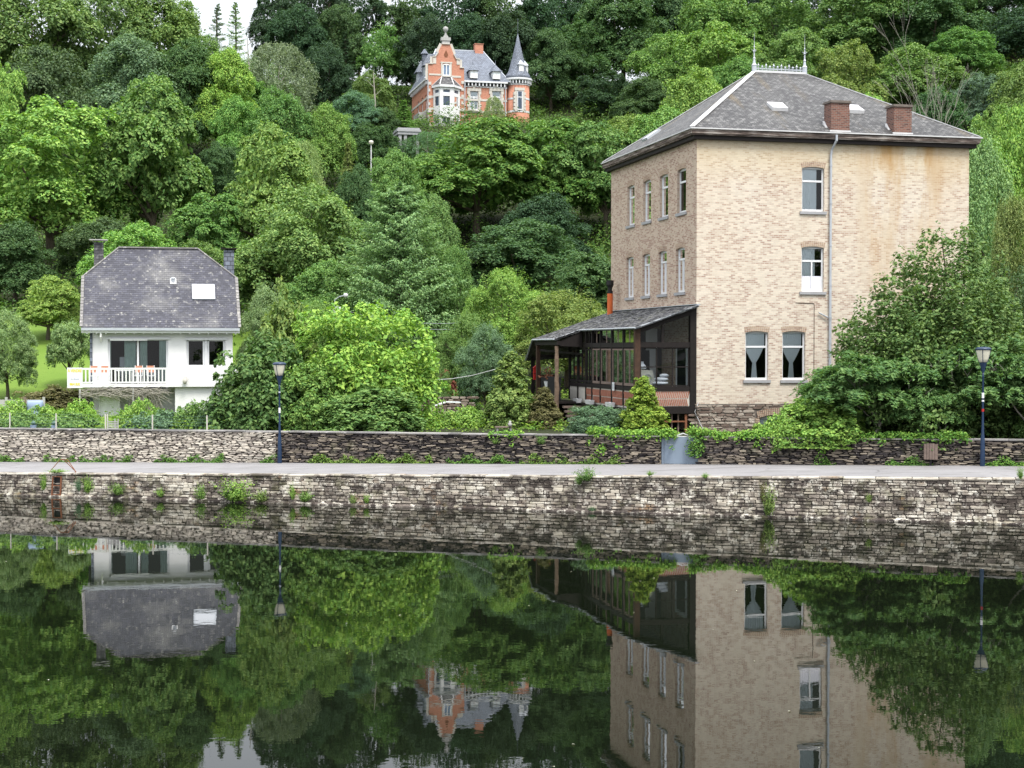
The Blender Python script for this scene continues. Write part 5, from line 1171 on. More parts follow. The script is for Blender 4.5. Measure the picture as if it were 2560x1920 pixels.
def crown_shoots(name, seed, R=3.6, H=9.0, shoots=120, n=460, ls=.165):
    """upright leafy shoots rising from a broad base"""
    rng = np.random.default_rng(seed); CC, NN = [], []
    for i in range(shoots):
        a = rng.random()*2*pi; r = R*rng.random()**.6; top = H*(1.02 - .62*(r/R)**1.25)*(.82+.22*rng.random()); z0 = max(.3, top-3.4-2*rng.random()); lean = .25+.2*rng.random()
        s = rng.random(n); wd = (.72*(1-s)**.5 + .10)*(.75+.3*rng.random()); b = rng.random(n)*2*pi
        x = np.cos(a)*(r + lean*s*1.6) + np.cos(b)*wd; y = np.sin(a)*(r + lean*s*1.6) + np.sin(b)*wd; z = z0 + (top-z0)*s + rng.normal(size=n)*.08
        z = z + .18*np.sin(z*5+i)                             # leaf tiers
        CC.append(np.stack([x, y, z], 1)); NN.append(np.stack([np.cos(b)*.7, np.sin(b)*.7, np.full(n, 1.1)], 1) + rng.normal(size=(n, 3))*.35)
    b2, _ = crown_bush(name+"_b", seed+1, R*1.12, H*.55, 520, 85, ls, .3); m0 = np.empty(len(b2.vertices)*3, np.float32); b2.vertices.foreach_get("co", m0); m0 = m0.reshape(-1, 4, 3).mean(1); bpy.data.meshes.remove(b2)
    CC.append(m0); NN.append(rng.normal(size=m0.shape)*.6 + np.array([0, 0, .7]))
    C, N = np.vstack(CC), np.vstack(NN)
    return leaf_mesh(name, C, N, ls*(.7+.6*rng.random(len(C))), rng), [(1, 0, 5), (-1, .5, 5), (0, -1, 5.5), (0, 0, 8)]
def trunk_mesh(name, tips, seed, r0=.28, split=.35, mat='bark'):
    rng = random.Random(seed); m = MB(); tips = tips or [(0, 0, 5)]; top = max(t[2] for t in tips); sp = top*split
    m.tube([(0, 0, -1.0), (.0, 0, 0), (rng.uniform(-.1, .1), rng.uniform(-.1, .1), sp*.5), (rng.uniform(-.15, .15), rng.uniform(-.15, .15), sp)], [r0*1.5, r0*1.15, r0*.9, r0*.75], 9, False)
    for t in tips:
        t = Vector(t); a = Vector((0, 0, sp*rng.uniform(.75, 1.0))); mid = a.lerp(t, .5) + Vector((rng.uniform(-.3, .3), rng.uniform(-.3, .3), rng.uniform(-.1, .4)))
        m.tube([a, a.lerp(mid, .6), mid, mid.lerp(t, .6), t], [r0*.5, r0*.42, r0*.3, r0*.17, .03], 6, False)
        for _ in range(3):
            s = mid.lerp(t, rng.random()); e = s + Vector((rng.uniform(-1, 1), rng.uniform(-1, 1), rng.uniform(.1, .9)))*r0*3.5; m.tube([s, e], [r0*.16, .015], 5, False)
    o = m.build(name, M[mat], fix=False); me = o.data; bpy.data.objects.remove(o); return me

PROTO = {}
def proto(key, cr, H, R, r0=.28, mat='bark', split=.35):
    me, tips = cr; PROTO[key] = (me, trunk_mesh(key + "_trunk", tips, len(PROTO)+3, r0, split, mat), H, R)
proto('oakA', crown_broad('crown', 1), 11.6, 5.2)
proto('oakB', crown_broad('crown', 2, lobes=22, lobe_r=.34, n=80, ls=.235), 11.6, 5.2)
proto('oakC', crown_broad('crown', 3, lobes=16, lobe_r=.42, n=105, ls=.24, shape=1.6), 11.6, 5.1)
proto('oakD', crown_broad('crown', 14, lobes=28, lobe_r=.29, n=76, ls=.22, pads=28), 11.6, 5.2)
proto('chestA', crown_broad('crown', 4, lobes=26, pads=30, lobe_r=.33, n=74, ls=.29, thick=.10, base=1.6, H=9.8), 11.4, 5.2)
proto('chestB', crown_broad('crown', 5, lobes=30, pads=28, lobe_r=.30, n=72, ls=.28, thick=.10, base=1.2), 11.4, 5.2)
proto('fine', crown_broad('crown', 6, lobes=32, pads=28, lobe_r=.27, n=84, ls=.18, thick=.3, H=10.8, base=.6), 11.4, 5.0)
proto('lacy', crown_broad('crown', 7, lobes=26, pads=20, lobe_r=.22, n=62, ls=.25, H=11, base=2.2, thick=.25), 13.2, 5.0, .22)
proto('birch', crown_feather('crown', 8), 12.4, 4.0, .13, 'pale_bark', .6)
proto('willow', crown_broad('crown', 9, lobes=26, pads=26, lobe_r=.30, n=120, ls=.17, thick=.28, dome=1.1, droop=.8, H=10.5, base=1.0), 11.2, 5.3, .3)
proto('larch', crown_whorl('crown', 10, R=4.3, H=11.3, base=.4, whorls=34, br=11, n=190, ls=.175, sag=.34, up=.50, width=.22, prof=.5, nj=.65), 12.6, 4.4, .25, split=.9)
proto('spruce', crown_whorl('crown', 11, R=2.7, H=12, whorls=30, br=11, n=80, ls=.2, sag=.35, up=.05), 13.2, 2.8, .2, split=.9)
proto('thinspruce', crown_whorl('crown', 12, R=2.3, H=12, whorls=24, br=8, n=46, ls=.2, sag=.1, up=.25, sparse=.85, width=.15), 13.2, 2.4, .14, split=.92)
proto('bushA', crown_bush('crown', 20), 4.2, 2.7, .1)
proto('bushB', crown_bush('crown', 21, ls=.15, n=84, lump=.16, power=2.8), 4.2, 2.6, .1)
proto('bushC', crown_bush('crown', 22, R=2.4, H=4.2, ls=.27, n=46, lump=.28, top=.5), 4.5, 2.7, .1)
proto('yew', crown_bush('crown', 23, R=1.3, H=4.0, pads=420, n=52, ls=.15, lump=.12, power=1.45), 4.1, 1.45, .08)
proto('low', crown_bush('crown', 24, R=1.6, H=1.2, pads=260, n=42, ls=.15, lump=.28), 1.3, 1.8, .04)
proto('tuft', crown_tuft('crown', 25), .55, .55, .015)
proto('tuftB', crown_tuft('crown', 35, 90, 1.0), .55, .55, .015)
proto('sumac', crown_layers('crown', 26), 3.1, 3.4, .07)
proto('shoots', crown_shoots('crown', 27), 9.3, 4.2, .16)
proto('apple', crown_broad('crown', 28, R=2.6, H=3.2, base=1.3, lobes=13, pads=22, lobe_r=.36, n=52, ls=.17, thick=.3), 4.7, 2.8, .12)
def grow(key, x, y, z, H, W, col, label, cat, name, group=None, rz=None, W2=None):
    leaf, trunk, h0, r0 = PROTO[key]; rg = random.Random(int(x*31 + y*17))
    t = empty(name, (x, y, z), rg.uniform(0, 6.28) if rz is None else rz, label, cat, group)
    sx, sz = W/2/r0, H/h0; t.scale = (sx, (W2 or W)/2/r0, sz)
    c = link("crown", leaf, t); c.color = (col[0]*1.34, col[1]*1.17, col[2]*1.55, 1)
    if key not in ('low', 'tuft', 'tuftB'): link("trunk", trunk, t)
    return t
G = {'bright': (.180, .345, .060), 'lime': (.190, .375, .055), 'mid': (.120, .240, .054), 'dark': (.066, .138, .042), 'deep': (.040, .088, .034), 'blue': (.105, .205, .088),
     'olive': (.160, .265, .060), 'pale': (.19, .31, .10), 'fresh': (.145, .285, .055), 'silver': (.17, .235, .115), 'brown': (.135, .15, .05), 'red': (.20, .085, .045)}
def tree(key, col, cx, top, wd, d, label, name="deciduous_tree", cat="tree", base=None, group=None, dz=0):
    """cx, top, wd in the 2212-px preview of the photo; d is the distance north"""
    px = cx*K; p = at(px, top*K, d); z0 = terr(p.x, d) if base is None else base
    W = wd*K/FPX*d; c = G[col] if isinstance(col, str) else col; rg = random.Random(int(cx*7+top))
    c = tuple(v*(1+rg.uniform(-.08, .08)) for v in c)
    return grow(key, p.x, d, z0-.1, max(1.2, p.z - z0 + .1), W, c, label, cat, name, group)
GW = "trees of the wooded hillside"
TREES = [
 # left hillside, front to back
 ('oakD', 'bright', 105, 193, 410, 146, "huge light green tree filling the left edge above the lawn"),
 ('chestA', 'mid', 330, 168, 285, 150, "broad rounded tree above the white house's left chimney, dark hollow beneath"),
 ('chestB', 'olive', 572, 240, 232, 140, "yellow-topped rounded tree above the white house's right chimney"),
 ('oakC', 'lime', 488, 100, 150, 190, "bright yellow-green tree below the gap of open sky"),
 ('oakC', 'fresh', 515, 205, 130, 178, "smaller fresh green crown under the bright tree below the sky gap"),
 ('birch', 'silver', 600, 88, 150, 200, "pale silvery birch-like tree right of the lime green tree"),
 ('birch', 'pale', 560, 120, 110, 208, "slim pale birch against the foot of the sky gap"),
 ('oakB', 'mid', 600, 190, 160, 175, "mid green rounded tree just below the silvery birch"),
 ('oakA', 'mid', 60, -60, 300, 205, "tall tree in the photo's top left corner"),
 ('oakD', 'mid', 215, -50, 260, 212, "tall mid green tree, second along the top from the left corner"),
 ('oakB', 'mid', 355, -25, 240, 214, "tall airy tree at the top, third from the left corner"),
 ('oakA', 'dark', 120, 85, 240, 182, "dark green tree behind the huge light one on the left"),
 ('oakC', 'blue', 290, 70, 240, 188, "bluish green tree in the middle of the upper left slope"),
 ('oakB', 'dark', 405, 85, 180, 190, "dark tree left of the lime green one"),
 ('oakD', 'bright', -5, 108, 160, 160, "light green tree cut by the left edge at upper height"),
 ('lacy', 'pale', 405, 5, 100, 240, "thin lacy treetop at the left border of the sky gap"),
 # the sky gap and the crest
 ('thinspruce', 'silver', 470, 4, 74, 262, "gaunt sparse spruce standing alone in the sky gap, left one"),
 ('thinspruce', 'pale', 508, 0, 74, 266, "paler sparse spruce in the sky gap, right one"),
 ('lacy', 'deep', 612, -75, 150, 252, "dark tree with sky showing through, right border of the sky gap"),
 ('oakD', 'deep', 690, -70, 170, 256, "dense dark tree on the crest, second right of the sky gap"),
 ('lacy', 'deep', 775, -80, 150, 258, "dark tall tree on the crest above the tall white street lamp"),
 ('lacy', 'mid', 825, 38, 135, 240, "light lacy tree with bright sky between its limbs left of the villa"),
 ('lacy', 'dark', 890, -60, 160, 262, "dark tree on the crest left of the villa's gable"),
 ('oakB', 'deep', 700, 90, 130, 222, "dark conifer-like tree below the crest right of the silvery birch"),
 ('spruce', 'deep', 745, 60, 90, 232, "black-green spruce on the slope left of the lacy tree"),
 ('oakD', 'mid', 800, 150, 130, 212, "rounded green tree under the lacy tree left of the villa"),
 ('oakC', 'blue', 770, 195, 140, 196, "blue-green tree above the tall white street lamp, left of it"),
 ('oakA', 'fresh', 700, 210, 130, 176, "small rounded fresh green tree in the middle of the slope"),
 ('oakB', 'dark', 825, 235, 100, 196, "dark tree close left of the villa's spruce"),
 ('spruce', 'fresh', 872, 212, 82, 196, "light green spruce touching the villa's left wall"),
 ('birch', 'pale', 650, 300, 100, 158, "pale feathery tree right of the yellow-topped tree"),
 ('spruce', 'olive', 752, 300, 74, 158, "olive brown young spruce left of the tall white street lamp"),
 ('oakC', 'mid', 850, 318, 150, 150, "mid green tree right of the tall white street lamp"),
 ('oakB', 'dark', 770, 355, 110, 146, "low dark tree at the foot of the tall white street lamp"),
 ('birch', 'blue', 925, 284, 110, 186, "bluish feathery tree in front of the villa's left corner"),
 ('birch', 'pale', 1066, 206, 46, 196, "young thin tree rising in front of the villa's right windows"),
 # behind the villa and along the crest
 ('oakD', 'deep', 1250, -70, 190, 264, "dark topmost tree above the dense one right of the spire"),
 ('oakB', 'dark', 1430, -75, 200, 264, "dark topmost tree left of the brick building's finials, highest row"),
 ('oakA', 'dark', 1500, -70, 190, 258, "dark topmost tree just left of the first finial, highest row"),
 ('oakC', 'deep', 1630, -75, 200, 260, "dark topmost tree above the ridge cresting"),
 ('oakD', 'dark', 1770, -70, 200, 256, "dark topmost tree above the brick building's left chimney"),
 ('oakB', 'mid', 1930, -70, 200, 254, "topmost tree above the brick building's right chimney"),
 ('oakA', 'dark', 2070, -70, 190, 250, "dark topmost tree above the dead grey tree"),
 ('oakC', 'dark', 2200, -70, 190, 250, "dark topmost tree in the right corner, highest row"),
 ('oakC', 'mid', 1600, 120, 170, 196, "mid green tree behind the ridge cresting's left part"),
 ('oakA', 'fresh', 1360, 235, 170, 172, "fresh tree between the twin chestnuts and the left eave"),
 ('oakD', 'fresh', 2150, 215, 160, 150, "fresh green tree above the willow"),
 ('oakD', 'deep', 925, 20, 150, 238, "dense dark tree tucked behind the villa's left dormers"),
 ('oakB', 'deep', 1010, 30, 150, 242, "dense dark tree between gable finial and villa chimney"),
 ('oakA', 'deep', 1095, 15, 170, 240, "dense dark tree between villa chimney and spire"),
 ('oakC', 'dark', 1190, 60, 150, 236, "dark tree close behind the villa's turret"),
 ('oakB', 'deep', 640, 10, 160, 244, "dark tree low on the crest right of the sky gap"),
 ('oakD', 'dark', 735, 0, 150, 250, "dark crest tree halfway between sky gap and villa"),
 ('oakC', 'fresh', 545, 165, 110, 196, "light tree at the foot of the sky gap, below the slim birch"),
 ('oakB', 'mid', 440, 78, 140, 226, "mid green tree left of the sparse spruces"),
 ('oakB', 'dark', 800, 265, 130, 184, "dark tree directly above the tall white street lamp's head"),
 ('oakC', 'mid', 910, 330, 130, 166, "mid green tree below the grey pergola"),
 ('oakD', 'dark', 470, 300, 130, 168, "dark tree in the gap between the rounded tree and the yellow-topped one"),
 ('chestB', 'mid', 455, 400, 200, 136, "mid green tree above the white house's ridge, right of the dark hollow"),
 ('oakB', 'dark', 215, 470, 200, 132, "dark tree behind the white house's left chimney"),
 ('oakA', 'dark', 770, 470, 180, 128, "dark tree left of the big light conifer"),
 ('oakC', 'mid', 700, 560, 200, 106, "mid green tree below the yellowish layered tree"),
 ('oakD', 'mid', 560, 520, 170, 118, "mid green tree between the white house's right chimney and the layered tree"),
 ('oakB', 'deep', 1180, 420, 220, 138, "very dark tree in the shade under the twin chestnuts"),
 ('lacy', 'deep', 975, -70, 170, 256, "dark crest tree directly behind the villa's gable"),
 ('lacy', 'dark', 1075, -75, 180, 260, "dark crest tree behind the villa's roof ridge"),
 ('lacy', 'deep', 1180, -60, 170, 254, "dark crest tree behind the villa's pointed spire"),
 ('oakD', 'dark', 1245, 40, 190, 240, "dense dark tree immediately right of the spire"),
 ('oakB', 'dark', 1345, -40, 220, 246, "dark tree at the top edge right of the spire"),
 ('oakA', 'mid', 1450, 55, 190, 222, "tree on the upper slope left of the brick building's first finial"),
 ('oakD', 'deep', 1310, 150, 170, 214, "very dark tree in the hollow right of the turret"),
 ('oakC', 'dark', 1400, 165, 160, 204, "dark tree between the hollow and the brick building's roof"),
 ('oakB', 'mid', 1540, -35, 230, 236, "tree at the top edge above the brick building's first finial"),
 ('oakA', 'fresh', 1560, 40, 220, 214, "light green tree behind the first finial"),
 ('oakD', 'mid', 1690, -30, 230, 238, "tree at the top edge between the two finials"),
 ('oakC', 'mid', 1720, 60, 190, 206, "mid green tree just behind the second finial"),
 ('oakB', 'mid', 1850, -50, 240, 232, "tree at the top edge right of the second finial"),
 ('oakD', 'olive', 1835, 80, 190, 194, "olive tree above the brick building's chimneys"),
 ('oakA', 'mid', 1965, 85, 220, 196, "broad tree above the right end of the brick building's roof"),
 ('oakC', 'dark', 2010, -45, 230, 230, "dark tree at the top edge, second from the right corner"),
 ('oakB', 'mid', 2085, 60, 190, 206, "tree above the dead grey tree"),
 ('oakA', 'deep', 2190, 10, 220, 222, "dark tree in the photo's top right corner"),
 ('oakD', 'blue', 2120, 150, 170, 186, "bluish tree right of the dead grey tree"),
 ('oakB', 'dark', 2030, 190, 170, 178, "dark tree behind the bare branches of the dead tree"),
 ('oakC', 'mid', 2215, 130, 180, 172, "tree cut by the right edge below the top right corner"),
 ('oakA', 'bright', 1510, 135, 180, 180, "bright tree behind the upper left slope of the slate roof"),
 ('oakC', 'fresh', 1440, 225, 210, 160, "fresh green tree behind the left eave of the brick building"),
 ('oakB', 'bright', 1880, 205, 170, 150, "bright green crown peeping over the roof between chimney and right hip"),
 ('oakD', 'fresh', 1745, 195, 160, 160, "green crown hidden behind the slate roof near the left chimney"),
 # between villa and porch
 ('chestA', (.105, .215, .040), 1030, 256, 320, 160, "massive rounded chestnut in front of the villa's base, left of its twin"),
 ('chestB', (.10, .205, .040), 1190, 240, 270, 163, "massive chestnut below the villa's turret, right of its twin"),
 ('chestA', 'mid', 1310, 262, 220, 160, "chestnut tree touching the brick building's left cornice"),
 ('oakA', 'olive', 640, 385, 290, 116, "yellowish layered tree right of the white house's right chimney"),
 ('oakB', 'mid', 930, 420, 140, 122, "mid green tree behind the big light conifer's right shoulder"),
 ('oakC', 'dark', 1130, 470, 280, 126, "dark beech-like tree under the massive chestnuts"),
 ('chestB', 'dark', 1255, 530, 220, 108, "dark green tree beside the brick building's lower left wall"),
 ('fine', 'mid', 975, 520, 130, 104, "green tree squeezed between the light conifer and the round bright tree"),
 ('fine', 'bright', 1095, 570, 180, 100, "round bright green tree above the blue-green pear-shaped one"),
 ('fine', 'olive', 1225, 618, 250, 94, "wide olive bush-like tree behind the porch roof"),
 ('fine', 'mid', 1010, 665, 150, 90, "green tree left of the blue-green pear-shaped one"),
 ('fine', 'blue', 1050, 690, 140, 82, "blue-green pear-shaped tree in the garden left of the conical yew"),
 ('fine', 'mid', 945, 768, 62, 82, "little round clipped tree right of the bright rounded shrub"),
 # behind the white house
 ('oakC', 'fresh', 290, 478, 250, 114, "light green low tree right behind the white house's ridge"),
 ('oakB', 'mid', 430, 520, 200, 112, "low tree behind the white house's right chimney"),
 ('fine', 'pale', 575, 605, 130, 92, "pale shrubby tree just right of the white house's roof"),
 ('fine', 'olive', 690, 640, 150, 90, "olive shrubby tree around the concrete lamp pole"),
 ('chestB', 'bright', 102, 584, 160, 110, "bright round tree left of the white house's roof"),
 ('apple', 'pale', 148, 690, 115, 94, "small grey-green orchard tree leaning beside the white house"),
 ('fine', 'pale', 15, 660, 140, 90, "light green garden tree cut by the left edge beside the lawn"),
 ('oakB', 'dark', 30, 480, 200, 128, "dark tree behind the bright round one at the left edge"),
 # right edge
 ('willow', 'pale', 2120, 262, 230, 92, "pale drooping willow beside the brick building's right wall"),
 ('oakA', 'bright', 2225, 195, 190, 112, "bright green tree at the right edge behind the willow"),
 ('willow', 'olive', 2190, 400, 170, 86, "lower drooping willow at the right edge"),
 ('shoots', (.095, .20, .048), 2035, 448, 460, 63.6, "maple with upright leafy shoots in front of the brick building's right end"),
 ('shoots', 'dark', 2200, 540, 260, 66, "dark bushy maple at the right edge above the sumacs"),
]
for key, col, cx, top, wd, d, label in TREES:
    nm = {'thinspruce': "spruce_tree", 'spruce': "spruce_tree", 'birch': "birch_tree", 'willow': "willow_tree", 'shoots': "maple_tree", 'apple': "orchard_tree", 'chestA': "chestnut_tree", 'chestB': "chestnut_tree"}.get(key, "deciduous_tree")
    tree(key, col, cx, top, wd, d, label, nm, group=GW if d > 100 else "trees in the riverside gardens")
tree('larch', (.175, .31, .105), 862, 380, 335, 104, "big light green conifer with feathery ascending boughs in the centre", "conifer_tree", group="trees in the riverside gardens")
def bush(key, col, cx, top, wd, d, label, name="shrub", base=2.15, group="shrubs in the gardens behind the wall", W2=None):
    p = at(cx*K, top*K, d); c = G[col] if isinstance(col, str) else col
    grow(key, p.x, d, base, p.z-base, wd*K/FPX*d, c, label, "shrub", name, group, W2=W2)
SH = [('bushA', (.085, .175, .042), 570, 738, 215, 70.5, "dark broad-leaved shrub overhanging the white house's right side"),
 ('bushC', 'olive', 612, 662, 150, 74, "tall olive green shrub behind the left street lantern"),
 ('bushB', 'lime', 785, 664, 300, 72.5, "big round bright lime green shrub right of the left street lantern"),
 ('bushA', 'fresh', 675, 790, 170, 69.8, "shaded lower left of the lime green shrub in darker leaves, beside the left lantern"),  # darker leaf colour stands for shade low on the lime shrub
 ('bushA', 'mid', 800, 840, 235, 69.2, "shaded lower flank of the lime green shrub in darker leaves, spilling over the slate wall cap"),  # the lime shrub's own underside shade, painted as darker leaves
 ('yew', 'olive', 1103, 770, 120, 72, "dense conical yew left of the porch"),
 ('yew', 'brown', 1176, 842, 88, 71.5, "brownish-leaved climber mound between yew and rustic post"),
 ('bushB', 'blue', 1290, 878, 125, 66.0, "soft grey-green shrub in front of the porch stairs"),
 ('yew', (.185, .31, .04), 1390, 822, 112, 65.0, "golden conical conifer in front of the porch brickwork"),
 ('low', 'bright', 1000, 882, 120, 73, "low bright shrub left of the yew, behind the wall"),
 ('low', 'pale', 930, 890, 90, 75, "low pale shrub right of the lime green one, behind the wall"),
 ('bushC', 'red', 958, 818, 90, 86, "strip of orange-brown hedge in the back garden"),
 ('low', 'mid', 990, 845, 100, 84, "low green hedge under the orange-brown strip"),
 ('bushA', 'brown', 118, 838, 170, 87, "reddish brown hedge below the lawn"),
 ('low', 'bright', 25, 868, 110, 72.5, "yellow-green hedge bush at the far left behind the wire fence"),
 ('low', 'bright', 100, 880, 110, 72, "yellow-green hedge bush in front of the covered grill"),
 ('low', 'lime', 172, 870, 90, 72, "bright hedge bush under the for-sale board"),
 ('low', 'mid', 40, 893, 120, 71, "dark lower hedge bush at the far left by the wire"),
 ('low', 'mid', 140, 893, 140, 71, "dark lower hedge bush left of the white garden door"),
 ('low', 'bright', 300, 868, 90, 72, "yellow-green bush right of the white garden door"),
 ('low', 'blue', 345, 890, 130, 71, "bluish lower bush right of the white garden door"),
 ('low', 'mid', 420, 872, 110, 71, "green bush in front of the house's lower white wall"),
 ('low', 'dark', 470, 868, 90, 70, "dark bush touching the broad-leaved shrub"),
 ('bushA', 'bright', 1775, 864, 200, 60.6, "bright low shrub before the brick building's cellar"),
 ('low', 'bright', 1690, 900, 120, 60.4, "small bright shrub left of the cellar window"),
 ('bushA', 'dark', 1850, 800, 230, 63.5, "dark shrub at the brick building's foot behind the sumacs"),  # leaf colour darkened to paint the shade behind the sumacs
 ('bushB', 'deep', 1990, 830, 260, 64.5, "shrub under the sumacs with their shadow coloured into its leaves"),  # near-black leaves paint the hollow shaded by the sumac canopy
 ('bushB', 'deep', 2160, 800, 260, 63.5, "shrub behind the right street lantern with sumac shade coloured into its leaves"),  # dark leaf colour continues the painted shade below the sumacs
 ('bushA', 'mid', 2260, 850, 120, 59.5, "mid green shrub at the very right edge"),
]
for a in SH: bush(*a)
# a second, denser skirt where the shrubs overhang the wall
for cx, top, wd, d, col, lab, base in ((1900, 770, 300, 60.3, (.13, .26, .08), "left sumac with flat umbrella of leaves over forked pale stems", 2.2), (2100, 745, 320, 60.8, (.135, .27, .085), "sumac with flat leaf umbrella beside the right street lantern", 2.2),
        (2010, 842, 190, 59.6, (.14, .28, .085), "small low sumac left of the right street lantern", 2.2), (2240, 760, 240, 59.3, (.13, .26, .08), "sumac cut by the right edge", 2.2), (1815, 812, 190, 63.2, (.12, .25, .07), "leftmost low sumac near the brick building", 2.2)):
    p = at(cx*K, top*K, d); W = wd*K/FPX*d; H = p.z-base
    leaf, tr_, h0, r0 = PROTO['sumac']; t = empty("sumac_tree", (p.x, d, base), random.Random(int(cx)).uniform(0, 3), lab, "tree", "sumacs behind the right part of the wall"); s = W/2/r0
    c = link("crown", leaf, t); c.color = (col[0]*.95, col[1]*.88, col[2]*1.0, 1); c.scale = (s, s, H/h0)
    m = MB(); rg = random.Random(int(cx)+1)
    def fork(p0, dr, l, r_, dep):
        q = p0 + dr*l; m.tube([p0, p0.lerp(q, .5)+Vector((rg.uniform(-.06, .06), rg.uniform(-.06, .06), 0)), q], [r_, r_*.85, r_*.7], 6, False)
        if dep and q.z < H*.86:
            for k in (-1, 1): n_ = (dr + Vector((k*rg.uniform(.3, .7), rg.uniform(-.5, .5), rg.uniform(-.1, .3)))).normalized(); fork(q, n_, l*.78, r_*.68, dep-1)
    for k in range(3): fork(Vector((rg.uniform(-.8, .8), rg.uniform(-.5, .5), -.2)), Vector((rg.uniform(-.5, .5), rg.uniform(-.3, .3), 1)).normalized(), H*.34, .055, 4)
    m.build("trunk", M['pale_bark'], t, fix=False)
# dead tree
def dead():
    p = at(2020*K, 285*K, 150); z0 = terr(p.x, 150); H = at(2020*K, 168*K, 150).z - z0
    t = empty("dead_tree", (p.x, 150, z0), 0, "bare grey dead tree above the brick building's right roof end", "tree"); m = MB(); rg = random.Random(12)
    def fork(p0, dr, l, r_, dep):
        q = p0 + dr*l; mid = p0.lerp(q, .5) + Vector((rg.uniform(-.15, .15), rg.uniform(-.15, .15), 0))*l*.4; m.tube([p0, mid, q], [r_, r_*.85, max(.012, r_*.62)], 6, False)
        if dep:
            for k in range(2 if dep > 2 else 3): fork(q if rg.random() < .6 else mid, (dr + Vector((rg.uniform(-.65, .65), rg.uniform(-.5, .5), rg.uniform(-.05, .45)))).normalized(), l*rg.uniform(.55, .85), r_*.62, dep-1)
    for k in (-.3, -.05, .25): fork(Vector((k, 0, -1)), Vector((k*.7, 0, 1)).normalized(), H*.42, .10, 5)
    t.scale = (.8, .8, 1)
    m.build("branch", M['pale_bark'], t, fix=False)
dead()
for cx, t0, t1, d, lab in ((536, 78, 190, 205, "bare pale birch stem under the right sparse spruce"), (808, 155, 240, 205, "bare pale trunk left of the villa")):
    p = at(cx*K, t1*K, d); H = at(cx*K, t0*K, d).z-p.z; t = empty("bare_trunk", (p.x, d, p.z-3), 0, lab, "tree"); m = MB(); m.tube([(0, 0, 0), (.15, 0, H*.5+1.5), (-.1, 0, H+3)], [.16, .12, .04], 7)
    for z_, s_ in ((.6, 1), (.75, -1), (.88, 1)): m.tube([(0, 0, (H+3)*z_), (s_*.9, .1, (H+3)*z_+.9)], [.05, .015], 5)
    m.build("trunk", M['pale_bark'], t, fix=False)

# undergrowth covering the hillside, one mass
def undergrowth():
    rng = np.random.default_rng(77); n = 24000; y = 106 + 160*rng.random(n)**.8; x = (rng.random(n)-.5)*2*(y*.36+8)
    keep = ~((y < 118) & (x < -22)); x, y = x[keep], y[keep]; z = np.array([terr(a, b) for a, b in zip(x, y)])
    P = np.stack([x, y, z + .3 + 3.2*rng.random(len(x))**1.5*(.5+.5*np.sin(x*.35+y*.2)*np.sin(y*.31))], 1); N = np.tile([0, -.35, 1.], (len(x), 1)) + rng.normal(size=P.shape)*.3
    C, L, S = pads_to_leaves(P, N, .6+.8*rng.random(len(x)), 18, .32, rng, .3)
    o = link("undergrowth", leaf_mesh("undergrowth", C, L, S, rng)); o.color = (.085, .16, .036, 1); tag(o, "dense green undergrowth covering the hillside between the trees", "undergrowth", kind='stuff')
    n = 3800; y = y_wall(0)+6 + 34*rng.random(n); x = (rng.random(n)-.5)*2*(y*.36); yw = np.array([y_wall(a) for a in x]); keep = (y > yw + 1.0)
    lx = x - BF.o.x; ly = y - BF.o.y; u = lx*cos(BF.a) + ly*sin(BF.a); v = -lx*sin(BF.a) + ly*cos(BF.a); keep &= ~((u > -4.6) & (u < BW+.5) & (v > -.6) & (v < 15.5))
    lx = x - HF.o.x; ly = y - HF.o.y; u = lx*cos(HF.a) + ly*sin(HF.a); v = -lx*sin(HF.a) + ly*cos(HF.a); keep &= ~((u > -.6) & (u < 8.4) & (v > -2.4) & (v < 9)) & ~((x < -20) & (y > 86))
    x, y = x[keep], y[keep]; z = np.array([terr(a, b) for a, b in zip(x, y)])
    P = np.stack([x, y, z + .05 + .25*rng.random(len(x))], 1); C, L, S = pads_to_leaves(P, np.tile([0, -.2, 1.], (len(x), 1)), .35+.3*rng.random(len(x)), 18, .17, rng, .3)
    o = link("garden_plants", leaf_mesh("garden_plants", C, L, S, rng)); o.color = (.15, .26, .04, 1); tag(o, "low green plants covering the garden ground behind the wall", "ground cover", kind='stuff')
undergrowth()
# creeper along the top of the wall, weeds along its foot
def creeper(name, px0, px1, dens, zoff, hang, label, col, seed, cat="climbing plant", ls=.11, pr=(.10, .22), back=.25):
    rng = np.random.default_rng(seed); s0, s1 = wall_s(px0), wall_s(px1); n = int((s1-s0)*dens); d, nn = run_frame(WA, WB)
    s = s0 + (s1-s0)*rng.random(n); off = -back + (back+.12)*rng.random(n); clump = .5+.5*np.sin(s*1.7+seed)*np.sin(s*.63)
    z = np.array([walltop(WA.x + d.x*q) for q in s]) + zoff*rng.random(n)*(.4+.8*clump); hg = rng.random(n) < hang*clump
    off[hg] = .09 + .06*rng.random(hg.sum()); z[hg] -= (zoff + rng.random(hg.sum())**1.7*.75*clump[hg])
    P = np.stack([WA.x + d.x*s + nn.x*off, WA.y + d.y*s + nn.y*off, z], 1); N = np.tile([nn.x*.5, nn.y*.5, .9], (n, 1))
    C, L, S = pads_to_leaves(P, N, pr[0]+(pr[1]-pr[0])*rng.random(n), 16, ls, rng, .35)
    c0 = P.mean(0); me = leaf_mesh(name, C - c0, L, S, rng); o = link(name, me); o.location = c0; o.color = col + (1,); tag(o, label, cat, "creepers over the garden wall")
creeper("wall_creeper", 1470, 1690, 60, .26, .12, "bright creeper on the wall top just left of the blue-grey gate", G['bright'], 2)
creeper("wall_creeper", 1725, 2080, 50, .30, .08, "bright creeper on the wall top in front of the cellar window", G['bright'], 5)
